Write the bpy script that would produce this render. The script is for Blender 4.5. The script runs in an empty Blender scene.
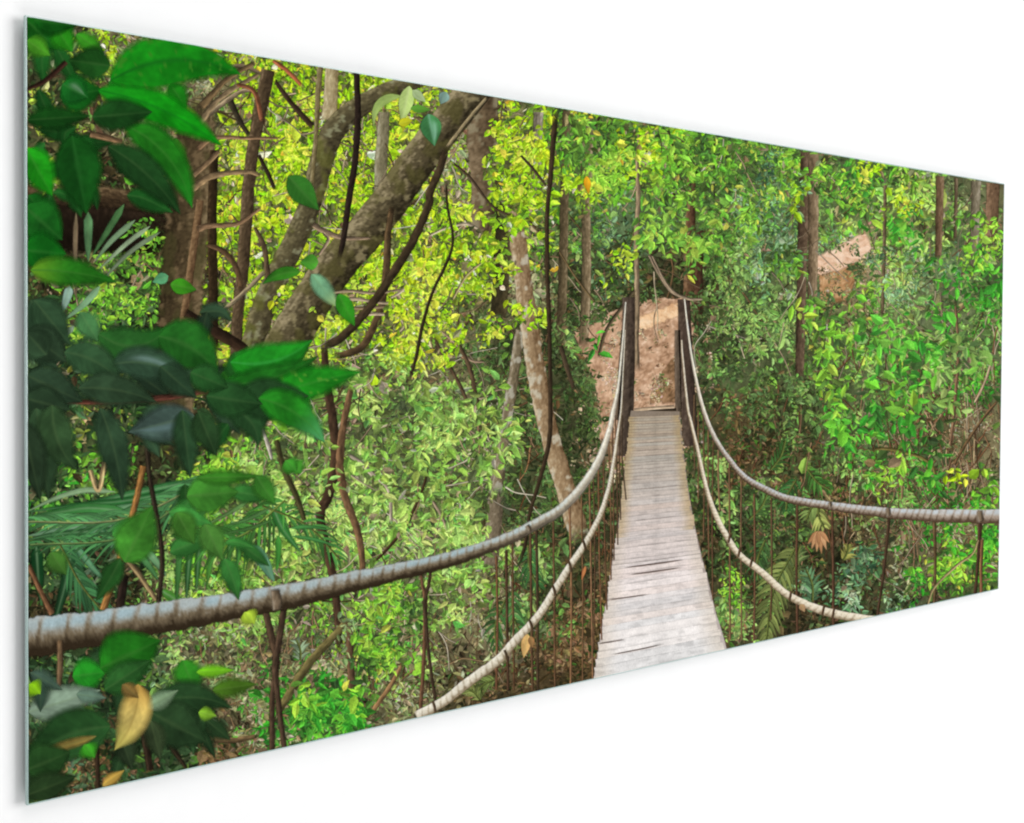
# A frameless glass print hung on a white studio wall.  The picture on it is flat: every
# depicted thing is a flat printed shape lying on the glass (total ink relief < 1 mm).
import bpy, math
import numpy as np
from mathutils import Matrix, Vector
rng = np.random.default_rng(11)
PW, PH, GLASS, GAP = 1.25, .5, .003, .006          # metres: print size, glass thickness, stand-off from wall
LIGHT = 1.11                                         # how brightly the print is lit (white paper -> this)
S = bpy.context.scene
COL = S.collection

# ------------------------------------------------------------------ picture coordinates -> print plane
def hom(src, dst):
    A = []; b = []
    for (x, y), (u, v) in zip(src, dst):
        A += [[x, y, 1, 0, 0, 0, -u*x, -u*y], [0, 0, 0, x, y, 1, -v*x, -v*y]]; b += [u, v]
    return np.append(np.linalg.solve(np.array(A, float), np.array(b, float)), 1).reshape(3, 3)
HM = hom([(26.3, 16), (1004.3, 184), (998.3, 589), (28, 804.6)],
         [(-PW/2, PH/2), (PW/2, PH/2), (PW/2, -PH/2), (-PW/2, -PH/2)])
def panel(P):
    q = np.column_stack([P, np.ones(len(P))]) @ HM.T
    return q[:, :2] / q[:, 2:]

# ------------------------------------------------------------------ noise
def hsh(ix, iy, s):
    h = (ix.astype(np.int64)*374761393 + iy.astype(np.int64)*668265263 + s*1442695041) & 0xffffffff
    h = ((h ^ (h >> 13))*1274126177) & 0xffffffff
    return ((h ^ (h >> 16)) & 0xffff)/65535.
def vn(x, y, s=0):
    x = np.asarray(x, float); y = np.asarray(y, float)
    ix = np.floor(x); iy = np.floor(y); fx = x-ix; fy = y-iy
    fx = fx*fx*(3-2*fx); fy = fy*fy*(3-2*fy)
    a = hsh(ix, iy, s); b = hsh(ix+1, iy, s); c = hsh(ix, iy+1, s); d = hsh(ix+1, iy+1, s)
    return (a*(1-fx)+b*fx)*(1-fy)+(c*(1-fx)+d*fx)*fy
def fbm(x, y, o=3, s=0):
    t = 0; a = .5; n = 0
    for i in range(o):
        t = t + a*vn(np.asarray(x)*2**i, np.asarray(y)*2**i, s+i*17); n += a; a *= .55
    return t/n
def lin(c):
    c = np.clip(np.asarray(c, float)/255., 0, 1)
    return np.where(c <= .04045, c/12.92, ((c+.055)/1.055)**2.4)
def mixc(a, b, f):
    return np.asarray(a, float)*(1-f)+np.asarray(b, float)*f
def smooth(a, b, x):
    t = np.clip((x-a)/(b-a), 0, 1); return t*t*(3-2*t)
def ramp(cols, q):
    cols = np.array(cols, float); q = np.clip(q, 0, .9999)*(len(cols)-1); i = q.astype(int); f = (q-i)[..., None]
    return cols[i]*(1-f)+cols[np.minimum(i+1, len(cols)-1)]*f

# ------------------------------------------------------------------ materials
def nodes(name):
    m = bpy.data.materials.new(name); m.use_nodes = True; nt = m.node_tree; nt.nodes.clear()
    return m, nt, nt.nodes.new('ShaderNodeOutputMaterial')
def ink(name, fine=520., amp=.22, feather=False):
    m, nt, out = nodes(name); N = nt.nodes.new; L = nt.links.new
    at = N('ShaderNodeAttribute'); at.attribute_name = 'ink'
    tc = N('ShaderNodeTexCoord'); cur = at.outputs['Color']
    for sc, am in ((fine, amp), (fine*.22, amp*.6)):
        nz = N('ShaderNodeTexNoise'); nz.inputs['Scale'].default_value = sc; nz.inputs['Detail'].default_value = 2
        L(tc.outputs['Object'], nz.inputs['Vector'])
        mr = N('ShaderNodeMapRange'); mr.inputs[1].default_value = .25; mr.inputs[2].default_value = .75
        mr.inputs[3].default_value = 1-am; mr.inputs[4].default_value = 1+am
        L(nz.outputs['Fac'], mr.inputs[0])
        mx = N('ShaderNodeVectorMath'); mx.operation = 'SCALE'
        L(cur, mx.inputs[0]); L(mr.outputs[0], mx.inputs['Scale']); cur = mx.outputs[0]
    d = N('ShaderNodeBsdfDiffuse'); L(cur, d.inputs['Color']); sh = d.outputs[0]
    if feather:
        tr = N('ShaderNodeBsdfTransparent'); ms = N('ShaderNodeMixShader')
        L(at.outputs['Alpha'], ms.inputs[0]); L(tr.outputs[0], ms.inputs[1]); L(sh, ms.inputs[2]); sh = ms.outputs[0]
    L(sh, out.inputs['Surface']); return m
def plain(name, col, rough=.5, spec=.3):
    m, nt, out = nodes(name)
    p = nt.nodes.new('ShaderNodeBsdfPrincipled'); p.inputs['Roughness'].default_value = rough
    p.inputs['Specular IOR Level'].default_value = spec
    tc = nt.nodes.new('ShaderNodeTexCoord'); nz = nt.nodes.new('ShaderNodeTexNoise'); nz.inputs['Scale'].default_value = 40
    rp = nt.nodes.new('ShaderNodeValToRGB')
    for e, k in zip(rp.color_ramp.elements, (.98, 1.02)): e.color = tuple(min(1, c*k) for c in col)+(1,)
    nt.links.new(tc.outputs['Object'], nz.inputs['Vector']); nt.links.new(nz.outputs['Fac'], rp.inputs[0])
    nt.links.new(rp.outputs[0], p.inputs['Base Color']); nt.links.new(p.outputs[0], out.inputs['Surface']); return m
INK = ink('printed_ink', 640, .34)
SOFT = ink('printed_ink_soft_edge', 520, .13, True)
BLUR = ink('printed_ink_out_of_focus', 300, .06, True)

# ------------------------------------------------------------------ objects
def link(o, parent=None):
    COL.objects.link(o)
    if parent: o.parent = parent
    return o
picture = link(bpy.data.objects.new('glass_picture', None)); picture.location = (0, 0, 0)
picture['label'] = 'wide frameless glass picture of a rope suspension bridge through jungle, hung on the white wall'
picture['category'] = 'picture'

def put(name, V, C, F, depth, mat, parent=None, label=None, kind=None):
    """one printed shape: V picture coordinates, C rgba 0..255 / 0..1, F faces, depth = layer order in front of the glass"""
    Q = panel(V)
    lim = np.array([PW/2-.0004, PH/2-.0004]); Q = np.clip(Q, -lim, lim)
    F = np.asarray(F)
    p = Q[F]; x = p[..., 0]; y = p[..., 1]
    ar = np.abs((x*np.roll(y, -1, 1)-np.roll(x, -1, 1)*y).sum(1))
    F = F[ar > 1e-9]
    if len(F) == 0: return None
    used = np.unique(F); mp = np.zeros(len(V), int); mp[used] = np.arange(len(used))
    F = mp[F]; Q = Q[used]; C = C[used]; d = np.broadcast_to(depth, len(V))[used]
    co = np.column_stack([Q[:, 0], -d*.0004, Q[:, 1]]).astype(np.float32)
    me = bpy.data.meshes.new(name); k = F.shape[1]
    # make every face look towards the viewer (-y)
    p = Q[F]; x = p[..., 0]; y = p[..., 1]
    sg = (x*np.roll(y, -1, 1)-np.roll(x, -1, 1)*y).sum(1) < 0
    F[sg] = F[sg][:, ::-1]
    me.vertices.add(len(co)); me.vertices.foreach_set('co', co.ravel())
    me.loops.add(F.size); me.loops.foreach_set('vertex_index', F.ravel().astype(np.int32))
    me.polygons.add(len(F)); me.polygons.foreach_set('loop_start', np.arange(0, F.size, k, dtype=np.int32))
    me.update(calc_edges=True)
    a = me.attributes.new('ink', 'FLOAT_COLOR', 'POINT')
    rgba = np.column_stack([lin(C[:, :3])/LIGHT, C[:, 3]]).astype(np.float32)
    a.data.foreach_set('color', rgba.ravel())
    me.materials.append(mat)
    o = link(bpy.data.objects.new(name, me), parent or picture)
    if label: o['label'] = label
    if kind: o['kind'] = kind
    return o

class Shape:
    """collects ribbons and leaves into one printed shape"""
    def __init__(s): s.V = []; s.C = []; s.F = []; s.D = []; s.n = 0
    def add(s, V, C, F, d):
        s.V.append(V); s.C.append(C); s.F.append(F+s.n); s.D.append(np.broadcast_to(d, len(V))); s.n += len(V)
    def build(s, name, mat, parent=None, label=None, kind=None):
        return put(name, np.vstack(s.V), np.vstack(s.C), np.vstack(s.F), np.concatenate(s.D), mat, parent, label, kind)

def curve(pts, step):
    P = np.array(pts, float)
    E = np.vstack([2*P[0]-P[1], P, 2*P[-1]-P[-2]]); out = []
    for i in range(len(P)-1):
        a, b, c, d = E[i:i+4]; n = max(2, int(np.hypot(*(c-b)[:2])/step))
        t = np.linspace(0, 1, n, endpoint=(i == len(P)-2))[:, None]
        out.append(.5*((2*b)+(c-a)*t+(2*a-5*b+4*c-d)*t*t+(3*b-a-3*c+d)*t**3))
    return np.vstack(out)

def ribbon(sh, pts, col, depth, nt=7, step=1.6, feather=.8, rough=0., wf=None, seed=0, fade=(0, 0)):
    """pts: (x, y, full width).  col(s, t, x, y, w, u) -> rgb ; t=-1..1 across, u=0..1 along"""
    R = curve(pts, step); P = R[:, :2]; w = np.maximum(R[:, 2], .4)/2
    T = np.gradient(P, axis=0); T /= np.maximum(np.hypot(T[:, 0], T[:, 1]), 1e-6)[:, None]
    Nn = np.column_stack([-T[:, 1], T[:, 0]])
    s = np.concatenate([[0], np.cumsum(np.hypot(*np.diff(P, axis=0).T))]); u = s/s[-1]
    if wf is not None: w = w*wf(u)
    t = np.linspace(-1, 1, nt)
    ext = t.copy(); al = np.ones(nt)
    f = feather > 0
    if f: t = np.concatenate([[-1], t, [1]]); al = np.concatenate([[0], al, [0]])
    off = w[:, None]*t[None]
    if rough:
        off = off*(1+rough*(fbm(s/7+seed*9.1, np.zeros_like(s)+seed, 3, 5)[:, None]-.5)*np.where(t < 0, 1, 0) +
                   rough*(fbm(s/7+seed*5.3, np.zeros_like(s)+seed, 3, 9)[:, None]-.5)*np.where(t >= 0, 1, 0))
    if f:
        fe = np.minimum(feather, w*.9+.15)[:, None]; off = off*np.ones_like(off)
        off[:, :1] -= fe; off[:, -1:] += fe
        off[:, 1:-1] *= np.maximum(1-.45*feather/np.maximum(w, .5), .55)[:, None]
    V = P[:, None]+Nn[:, None]*off[..., None]
    ss = np.broadcast_to(s[:, None], off.shape); tt = np.broadcast_to(t, off.shape)
    ww = np.broadcast_to(w[:, None]*2, off.shape); uu = np.broadcast_to(u[:, None], off.shape)
    C = np.broadcast_to(col(ss, tt, V[..., 0], V[..., 1], ww, uu), off.shape+(3,))
    A = np.broadcast_to(al, off.shape).copy()
    if fade[0] > 0: A *= smooth(0, fade[0], u)[:, None]
    if fade[1] > 0: A *= smooth(0, fade[1], 1-u)[:, None]
    n, m = off.shape; idx = np.arange(n*m).reshape(n, m)
    F = np.stack([idx[:-1, :-1], idx[:-1, 1:], idx[1:, 1:], idx[1:, :-1]], -1).reshape(-1, 4)
    sh.add(V.reshape(-1, 2), np.column_stack([C.reshape(-1, 3), A.ravel()]), F, depth)

# ---- colour functions
def bark(dark, mid, light, side=1, seed=0, streak=9., lichen=None, la=.62, moss=None, sd=.36):
    def f(s, t, x, y, w, u):
        q = .5+sd*t*side+.6*(fbm(s/streak, t*w/4+seed*3.7, 3, seed)-.5)+.75*(fbm(s/2.6, t*w/2.4+seed, 2, seed+3)-.5)
        c = ramp([dark, mixc(dark, mid, .6), mid, light], q)
        if lichen is not None:
            k = smooth(la, la+.08, fbm(x/7, y/9, 3, seed+40))[..., None]; c = mixc(c, lichen, .75*k)
        if moss is not None:
            k = smooth(.5, .66, fbm(x/13, y/16, 3, seed+60))[..., None]; c = mixc(c, moss, .6*k)
        return c
    return f
def stem(c, light=None, seed=0):
    c = np.array(c, float); light = c*1.5 if light is None else np.array(light, float)
    def f(s, t, x, y, w, u):
        q = .4+.35*t+.7*(fbm(s/5, t*2+seed, 2, seed)-.5)
        return ramp([c*.55, c, light], q)
    return f
def leafcol(c, mid=None, up=1.05, lo=.93, vein=.035, seed=0, tip=None, base=None, spots=None, sheen=None):
    c = np.array(c, float)
    if mid is None: mid = mixc(c, (150, 176, 110), .22)
    def f(s, t, x, y, w, u):
        q = (lo+(up-lo)*smooth(.25, -.25, t))*(1+.5*(fbm(x/15, y/15, 3, seed)-.5))*(1.12-.2*u)
        q = q*(1+vein*np.sin((u*8-np.abs(t)*1.5+.6*fbm(x/8, y/8, 2, seed+3))*6.283)*smooth(.05, .3, np.abs(t)))
        k = c*q[..., None]
        if tip is not None: k = mixc(k, tip, (smooth(.45, 1, u)*.85)[..., None])
        if base is not None: k = mixc(k, base, (1-smooth(0, .5, u))[..., None]*.85)
        if sheen is not None: k = mixc(k, sheen, (np.exp(-((t+.35)/.28)**2)*smooth(.1, .4, u)*(1-smooth(.7, 1, u))*.75)[..., None])
        if spots is not None: k = mixc(k, spots, smooth(.7, .76, fbm(x/5, y/5, 2, seed+7))[..., None]*.8)
        if mid is not None: k = mixc(k, mid, (np.exp(-(t*w/2.6)**2)*.75*(1-.6*u))[..., None])
        return k
    return f
lens = lambda u: np.sin(np.pi*np.clip(u, 0, 1)**.74)**1.08+.01
ovate = lambda u: np.sin(np.pi*np.clip(u, 0, 1)**.62)**.8+.01
blade = lambda u: np.clip(np.minimum(u*6, 1)*(1-u**3), 0, 1)+.02

NL = [0]
def leaf(b, t, w, c, bend=0., depth=.9, name='leaf', mat=None, feather=1.2, wf=lens, label=None, **k):
    b = np.array(b, float); t = np.array(t, float); d = t-b; n = np.array([-d[1], d[0]])
    m = (b+t)/2+n*bend; NL[0] += 1
    sh = Shape()
    ribbon(sh, [(*b, w), (*((b+m)/2+n*bend*.25), w), (*m, w), (*((t+m)/2+n*bend*.25), w), (*t, w)],
           leafcol(c, seed=NL[0], **k), depth+NL[0]*.004, nt=11, step=1.5, feather=feather, wf=wf)
    return sh.build(name, mat or SOFT, label=label)

# ------------------------------------------------------------------ the base sheet and the leafy ground of the picture
GRID = """DDTTTTYYYYYYYYYYYYYYGGGGTT
DDyTTTYYYYYYYYYYYYYYGGGGTT
DDKTTTYYYYYTTYYYYYYYGGGGTT
DyKTTyYYYYYTYYLLLLGGGgLUTT
DyKKTYYYYYYTYYLLLLGGgGLUuT
DKKLKYYYYYYYYLgFfgGFgLUUgT
DKTLKYYYYYYYYTDfDKggFSUFgg
DKLLKTYYyYYYTTDDKKgDgBgugG
NNLNKYYyYYyTDDDBBDDgDLgggg
NNNNNyyUUUTTDDDBBDgDDgggGT
NNyNNKLUUUUUUDDBBDbDDggbTT
NNLKKLUUUUUUDDDBBDbbDgGgTT
NGgKgLUUUUUUDDDDDDDgbbgGTT
NgNNggLUUUUUUDKKKKDDDKTTTL
NNNKgLUUUUUUTDDKKKDDKKDTLG
KKKKTTUULUUTTDbbKKgKKDFDLL
KNNNgTTTTLUTTbbbKKbKKDDDGG
DNNNuTTGGTTKbbbbbbbKKDDDGG
DNKNNbTGGTTKbbbbbbbKKDDDGG
DNbNNbTTTTTKbbbbbbbKKDDDGG
DNbNNbTTTTTKbbbbbbbKKDDDGG""".split('\n')
CODE = np.array([[ord(c) for c in r] for r in GRID])
CODE[:7, 13:21][CODE[:7, 13:21] == ord('G')] = ord('M')
# code: ramp dark->light, accents, base-sheet colour, leaf length, width ratio, coverage, direction (deg, 90 = down), spread
PAL = {
 'Y': ([(56, 62, 30), (86, 120, 24), (120, 176, 16), (156, 214, 14), (184, 230, 24), (212, 240, 56)], [(240, 206, 40), (150, 136, 90), (240, 236, 190), (120, 100, 66), (228, 232, 60)], (88, 88, 48), 7, .5, 1.45, 60, 85),
 'y': ([(44, 46, 24), (80, 84, 34), (104, 124, 34), (140, 176, 40), (186, 210, 60)], [(150, 126, 88), (200, 180, 120)], (80, 74, 42), 7.5, .45, 1.2, 70, 60),
 'L': ([(36, 58, 24), (56, 104, 28), (78, 148, 30), (108, 190, 34), (156, 220, 50)], [(200, 214, 60), (140, 126, 86)], (58, 76, 34), 9, .42, 1.4, 80, 40),
 'G': ([(32, 52, 22), (30, 84, 22), (32, 116, 24), (38, 146, 28), (84, 182, 38)], [(110, 190, 50), (116, 92, 62), (60, 70, 36)], (44, 62, 32), 9, .42, 1.4, 85, 40),
 'M': ([(38, 58, 26), (54, 92, 30), (70, 126, 32), (94, 164, 38), (142, 204, 54)], [(200, 210, 60), (120, 104, 70)], (56, 70, 36), 8, .4, 1.35, 85, 45),
 'g': ([(40, 52, 28), (58, 82, 38), (80, 116, 48), (102, 148, 60), (146, 186, 86)], [(120, 190, 60), (126, 102, 74)], (50, 60, 36), 7.5, .42, 1.3, 80, 45),
 'D': ([(30, 34, 20), (42, 50, 28), (52, 68, 36), (66, 90, 46), (96, 122, 70)], [(120, 94, 62), (110, 150, 60)], (52, 52, 34), 7, .36, 1.1, 80, 50),
 'K': ([(22, 20, 13), (38, 32, 20), (54, 44, 28), (74, 60, 40), (100, 82, 58)], [(50, 80, 34), (120, 96, 70)], (44, 36, 24), 8, .34, 1., 80, 60),
 'N': ([(18, 30, 18), (28, 48, 28), (40, 66, 36), (54, 84, 48), (90, 116, 80)], [(70, 60, 40), (90, 130, 50)], (38, 50, 32), 13, .4, 1., 80, 60),
 'B': ([(100, 74, 52), (140, 106, 78), (168, 132, 102), (190, 152, 122), (216, 182, 150)], [(84, 96, 44), (226, 190, 156)], (146, 104, 78), 4, .5, 1.1, 10, 60),
 'b': ([(40, 32, 20), (68, 50, 32), (92, 68, 44), (116, 88, 60), (150, 118, 84)], [(54, 92, 34), (70, 120, 40), (40, 56, 26)], (72, 54, 36), 6, .42, 1.2, 40, 70),
 'S': ([(120, 84, 58), (190, 144, 112), (216, 174, 140), (232, 198, 164)], [(150, 110, 80)], (206, 162, 128), 4, .5, .6, 0, 40),
 'U': ([(40, 44, 26), (62, 72, 34), (82, 116, 42), (104, 152, 48), (134, 190, 58), (182, 222, 98)], [(126, 106, 78), (176, 160, 130), (80, 170, 60)], (70, 70, 42), 9.2, .4, 1.35, 75, 60),
 'u': ([(48, 54, 36), (72, 80, 48), (90, 106, 62), (112, 134, 80), (150, 170, 110)], [(120, 100, 80)], (74, 76, 50), 7, .4, 1.3, 75, 55),
 'T': ([(44, 38, 26), (72, 62, 40), (94, 82, 56), (108, 106, 62), (130, 138, 80), (166, 160, 120)], [(90, 140, 50), (150, 110, 80)], (84, 72, 50), 7, .34, 1.2, 80, 60),
 'F': ([(32, 56, 36), (56, 92, 58), (76, 120, 74), (104, 150, 98), (150, 184, 136)], [(100, 170, 60), (120, 100, 80)], (58, 80, 52), 5.5, .4, 1.5, 80, 50),
 'f': ([(26, 44, 28), (42, 68, 42), (56, 88, 54), (74, 110, 70), (110, 146, 100)], [(150, 180, 60), (96, 80, 56)], (46, 60, 38), 5.5, .4, 1.4, 80, 50),
}
def lift(c, g=.79): return 255*(np.clip(c, 0, 255)/255)**g
def mist(c, x, y):
    m = .09+.15*np.exp(-((x-400)/150)**2-((y-480)/130)**2)+.15*np.exp(-((x-860)/120)**2-((y-300)/140)**2)+.08*np.exp(-((x-620)/120)**2-((y-220)/100)**2)
    return mixc(c, (156, 182, 108), m[:, None])
def code_at(x, y, j=13):
    cx = np.clip((x+rng.normal(0, j, len(x)))/40, 0, 25.9).astype(int); cy = np.clip((y+rng.normal(0, j, len(y)))/40, 0, 20.9).astype(int)
    return CODE[cy, cx]
def inside(x, y, m=10):
    return (x > 24-m) & (x < 1004+m) & (y > 17+.171*(x-26)-m) & (y < 803-.2216*(x-28)+m)

def base_sheet():
    nx, ny = 620, 260
    u = np.linspace(0, 1, nx); v = np.linspace(0, 1, ny); U, Vv = np.meshgrid(u, v)
    G = np.column_stack([(U.ravel()-.5)*PW, (.5-Vv.ravel())*PH])
    q = np.column_stack([G, np.ones(len(G))]) @ np.linalg.inv(HM).T; P = q[:, :2]/q[:, 2:]
    acc = np.zeros((len(P), 3))
    for _ in range(10):
        cd = code_at(P[:, 0], P[:, 1], 16)
        for k, p in PAL.items():
            acc[cd == ord(k)] += lift(np.array(p[2], float), .95 if k in 'DKbN' else .79)
    c = acc/10
    q = .55+.9*fbm(P[:, 0]/11, P[:, 1]/11, 4, 3)
    q = q*(.75+.5*fbm(P[:, 0]/3.2, P[:, 1]/6, 2, 8))
    c = mist(c*q[:, None], P[:, 0], P[:, 1])
    idx = np.arange(nx*ny).reshape(ny, nx)
    F = np.stack([idx[:-1, :-1], idx[:-1, 1:], idx[1:, 1:], idx[1:, :-1]], -1).reshape(-1, 4)
    put('print_sheet', P, np.column_stack([c, np.ones(len(P))]), F, .03, INK)

TPL = np.array([(0, 0), (.28, -.48), (.66, -.4), (1, 0), (0, 0), (1, 0), (.66, .42), (.28, .5)])
def leaves(sh, x, y, ln, wd, ang, col, depth, curl=.12):
    """many small two-tone printed leaves"""
    n = len(x); k = len(TPL)
    a = TPL[None, :, 0]*ln[:, None]; b = TPL[None, :, 1]*wd[:, None]+np.sin(TPL[None, :, 0]*3.14)*(np.clip(rng.normal(0, curl*.7, n), -.13, .13)*ln)[:, None]
    ca = np.cos(ang)[:, None]; sa = np.sin(ang)[:, None]
    V = np.stack([x[:, None]+a*ca-b*sa, y[:, None]+a*sa+b*ca], -1)
    up = rng.uniform(1.0, 1.2, n); lo = rng.uniform(.72, .98, n); sw = rng.random(n) < .25
    up, lo = np.where(sw, lo, up), np.where(sw, up, lo)
    tone = np.concatenate([np.repeat(up[:, None], 4, 1), np.repeat(lo[:, None], 4, 1)], 1)
    tone = tone*np.array([.86, 1, 1.04, 1.02, .86, 1.02, 1, .95])
    C = np.clip(col[:, None]*tone[..., None], 0, 255)
    F = (np.arange(n)[:, None, None]*k+np.array([[0, 1, 2, 3], [4, 5, 6, 7]])).reshape(-1, 4)
    sh.add(V.reshape(-1, 2), np.column_stack([C.reshape(-1, 3), np.ones(n*k)]), F, np.repeat(depth, k))

def colour_leaves(cd, x, y, bias=0., seed=0, spread=.3, acc=.11):
    col = np.zeros((len(x), 3)); q = np.clip(.5+1.5*(fbm(x/17, y/17, 2, 21+seed)-.5)+.7*(fbm(x/60, y/60, 2, 5)-.5)+rng.normal(0, spread*.8, len(x))+bias, 0, 1)
    for k, p in PAL.items():
        m = cd == ord(k)
        if m.any():
            c = ramp(p[0], q[m]); ac = np.array(p[1], float)
            a = rng.random(m.sum()) < acc; c[a] = ac[rng.integers(0, len(ac), a.sum())]*rng.uniform(.75, 1.08, (a.sum(), 1))
            col[m] = mist(lift(c, 1. if k in 'DKbN' else .79), x[m], y[m])*rng.uniform(.92, 1.08, (m.sum(), 3))
    return col, q

def scatter(sh, region, size, cover, d0, d1, bias=0., seed=0, codes=None, kspray=6, gaps=False):
    """sprays of leaves over the sheet; region(x, y) -> mask"""
    area = 980*800
    ns = int(area*cover/(kspray*size*size*.28))
    x = rng.uniform(20, 1010, ns); y = rng.uniform(10, 810, ns)
    cd = code_at(x, y); m = inside(x, y) & region(x, y)
    cov = np.zeros(ns); L = np.zeros(ns); Wd = np.zeros(ns); th = np.zeros(ns)
    for k, p in PAL.items():
        i = cd == ord(k); cov[i] = p[5]/1.5*(7.5/p[3])**1.3; L[i] = p[3]/7.5*size; Wd[i] = p[4]; th[i] = np.radians(p[6]+rng.normal(0, p[7], i.sum()))
    m &= rng.random(ns) < cov*(1 if not gaps else .1+1.25*smooth(.41, .57, fbm(x/24, y/19, 3, 77+seed)))
    if codes: m &= np.isin(cd, [ord(c) for c in codes])
    x, y, cd, L, Wd, th = [a[m] for a in (x, y, cd, L, Wd, th)]; n = len(x)
    if n == 0: return
    L = L*(1.06-.22*smooth(300, 1000, x))*np.where(rng.random(n) < .16, 1.55, 1)
    tone = rng.normal(0, .16, n)
    j = np.arange(kspray)
    side = np.where(j % 2 == 0, 1, -1)
    st = L[:, None]*.55*j+rng.normal(0, 1, (n, kspray)); cv = rng.normal(0, .16, n)[:, None]*j
    X = x[:, None]+st*np.cos(th[:, None]+cv)-L[:, None]*1.2; Y = y[:, None]+st*np.sin(th[:, None]+cv)-L[:, None]
    A = th[:, None]+cv+side*rng.uniform(.4, 1.15, (n, kspray))
    ln = L[:, None]*np.clip(rng.lognormal(-.1, .32, (n, kspray)), .4, 2.); wd = ln*Wd[:, None]*np.clip(rng.lognormal(-.12, .42, (n, kspray)), .25, 1.7)
    CD = np.repeat(cd, kspray); X = X.ravel(); Y = Y.ravel()
    col, q = colour_leaves(CD, X, Y, bias+np.repeat(tone, kspray), seed)
    dep = d0+(d1-d0)*np.clip(.65*q+.35*rng.random(len(q)), 0, 1)
    leaves(sh, X, Y, ln.ravel(), wd.ravel(), A.ravel(), col, dep)

def patch(sh, cx, cy, rx, ry, code, n, size, d, bias=.06, down=80, spread=40, ratio=None, k=6):
    if code == 'U': size = size*1.3; n = int(n*.75)
    n = int(n*(.8 if code == 'G' and cx > 840 else 1.35)); size = size*.85; ns = max(1, n//k); a = rng.uniform(0, 6.283, ns); r = np.sqrt(rng.random(ns))
    x = cx+rx*r*np.cos(a); y = cy+ry*r*np.sin(a)
    g = rng.random(ns) < .2+1.1*smooth(.38, .56, fbm(x/15, y/13, 3, 91)); x = x[g]; y = y[g]; ns = len(x)
    if ns == 0: return
    th = np.radians(rng.normal(down, spread, ns)); tone = rng.normal(0, .14, ns)
    j = np.arange(k); sd = np.where(j % 2 == 0, 1, -1)
    st = size*.5*(j-k/2); cv = rng.normal(0, .14, ns)[:, None]*j
    X = x[:, None]+st*np.cos(th[:, None]+cv); Y = y[:, None]+st*np.sin(th[:, None]+cv)
    A = th[:, None]+cv+sd*rng.uniform(.35, 1.1, (ns, k)); ln = size*np.clip(rng.lognormal(-.08, .3, (ns, k)), .45, 1.8)
    wd = ln*(ratio or PAL[code][4])*np.clip(rng.lognormal(-.05, .34, (ns, k)), .3, 1.6)
    CD = np.full(ns*k, ord(code)); col, q = colour_leaves(CD, X.ravel(), Y.ravel(), bias+np.repeat(tone, k), 3, acc=.05)
    leaves(sh, X.ravel(), Y.ravel(), ln.ravel(), wd.ravel(), A.ravel(), col, d+.05*(.6*q+.4*rng.random(len(q))))

base_sheet()
everywhere = lambda x, y: np.ones(len(x), bool)
S1 = Shape(); scatter(S1, everywhere, 8.5, 1.15, .06, .12, -.4, 1); S1.build('shaded_foliage', INK, kind='stuff')
# thin upright stems, twigs and dead vines in the undergrowth
tw = Shape()
def twigs(n, x0, x1, y0, y1, cols, lmin, lmax, wmin, wmax, ang=90, spread=25, d=.13):
    for i in range(n):
        x = rng.uniform(x0, x1); y = rng.uniform(y0, y1); a = math.radians(rng.normal(ang, spread)); l = rng.uniform(lmin, lmax); p = []
        w = rng.uniform(wmin, wmax); c = np.array(cols[rng.integers(len(cols))], float)*rng.uniform(.75, 1.1)
        for q in range(5):
            p.append((x, y, w*(1-.5*q/4))); a += rng.normal(0, .22); x += math.cos(a)*l/4; y += math.sin(a)*l/4
        if inside(np.array([p[0][0], p[-1][0]]), np.array([p[0][1], p[-1][1]]), -2).all():
            ribbon(tw, p, stem(c, seed=i % 50), d+rng.random()*.12, nt=3, step=3, feather=.35)
BR = [(110, 84, 58), (140, 112, 84), (84, 66, 44), (168, 148, 120)]
twigs(120, 220, 560, 60, 420, BR, 20, 70, .8, 2.2, 80, 50)
twigs(150, 250, 540, 380, 640, BR+[(190, 176, 150)], 15, 60, .7, 2., 80, 45)
twigs(60, 560, 1000, 120, 330, BR, 20, 80, .7, 1.8, 88, 25)
twigs(130, 500, 640, 440, 720, [(110, 70, 44), (80, 54, 34), (140, 104, 70)], 15, 50, .6, 1.5, 85, 30)
twigs(130, 720, 1000, 380, 640, [(120, 84, 58), (150, 118, 88), (90, 64, 44)], 20, 70, .6, 1.6, 88, 22)
twigs(120, 880, 1000, 380, 520, [(150, 124, 92), (120, 92, 66), (170, 146, 112)], 20, 70, .6, 1.4, 95, 28)
twigs(120, 200, 500, 620, 760, [(120, 92, 64), (90, 68, 46), (150, 124, 90)], 20, 60, .7, 1.8, 75, 50)
twigs(50, 30, 250, 60, 340, BR, 25, 70, 1, 2.6, 60, 50)
tw.build('twigs', SOFT, kind='stuff')
S2 = Shape(); scatter(S2, everywhere, 6.0, 1.75, .15, .3, .03, 2, gaps=True); S2.build('foliage', INK, kind='stuff')

tw = Shape()
PT = [(176, 160, 132), (150, 130, 104), (120, 100, 76), (86, 70, 50), (196, 184, 160)]
twigs(110, 215, 520, 80, 400, PT, 18, 60, .6, 1.5, 60, 70, .3)
twigs(120, 240, 530, 380, 640, PT, 15, 55, .6, 1.4, 70, 55, .3)
twigs(50, 540, 830, 130, 330, PT, 20, 60, .5, 1.3, 80, 40, .3)
twigs(70, 840, 1000, 190, 560, PT[:3], 20, 60, .5, 1.2, 85, 40, .3)
twigs(70, 840, 1000, 300, 600, [(110, 76, 52), (96, 70, 50)], 20, 60, .5, 1.4, 88, 20, .3)
tw.build('dry_twigs', SOFT, kind='stuff')

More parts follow.
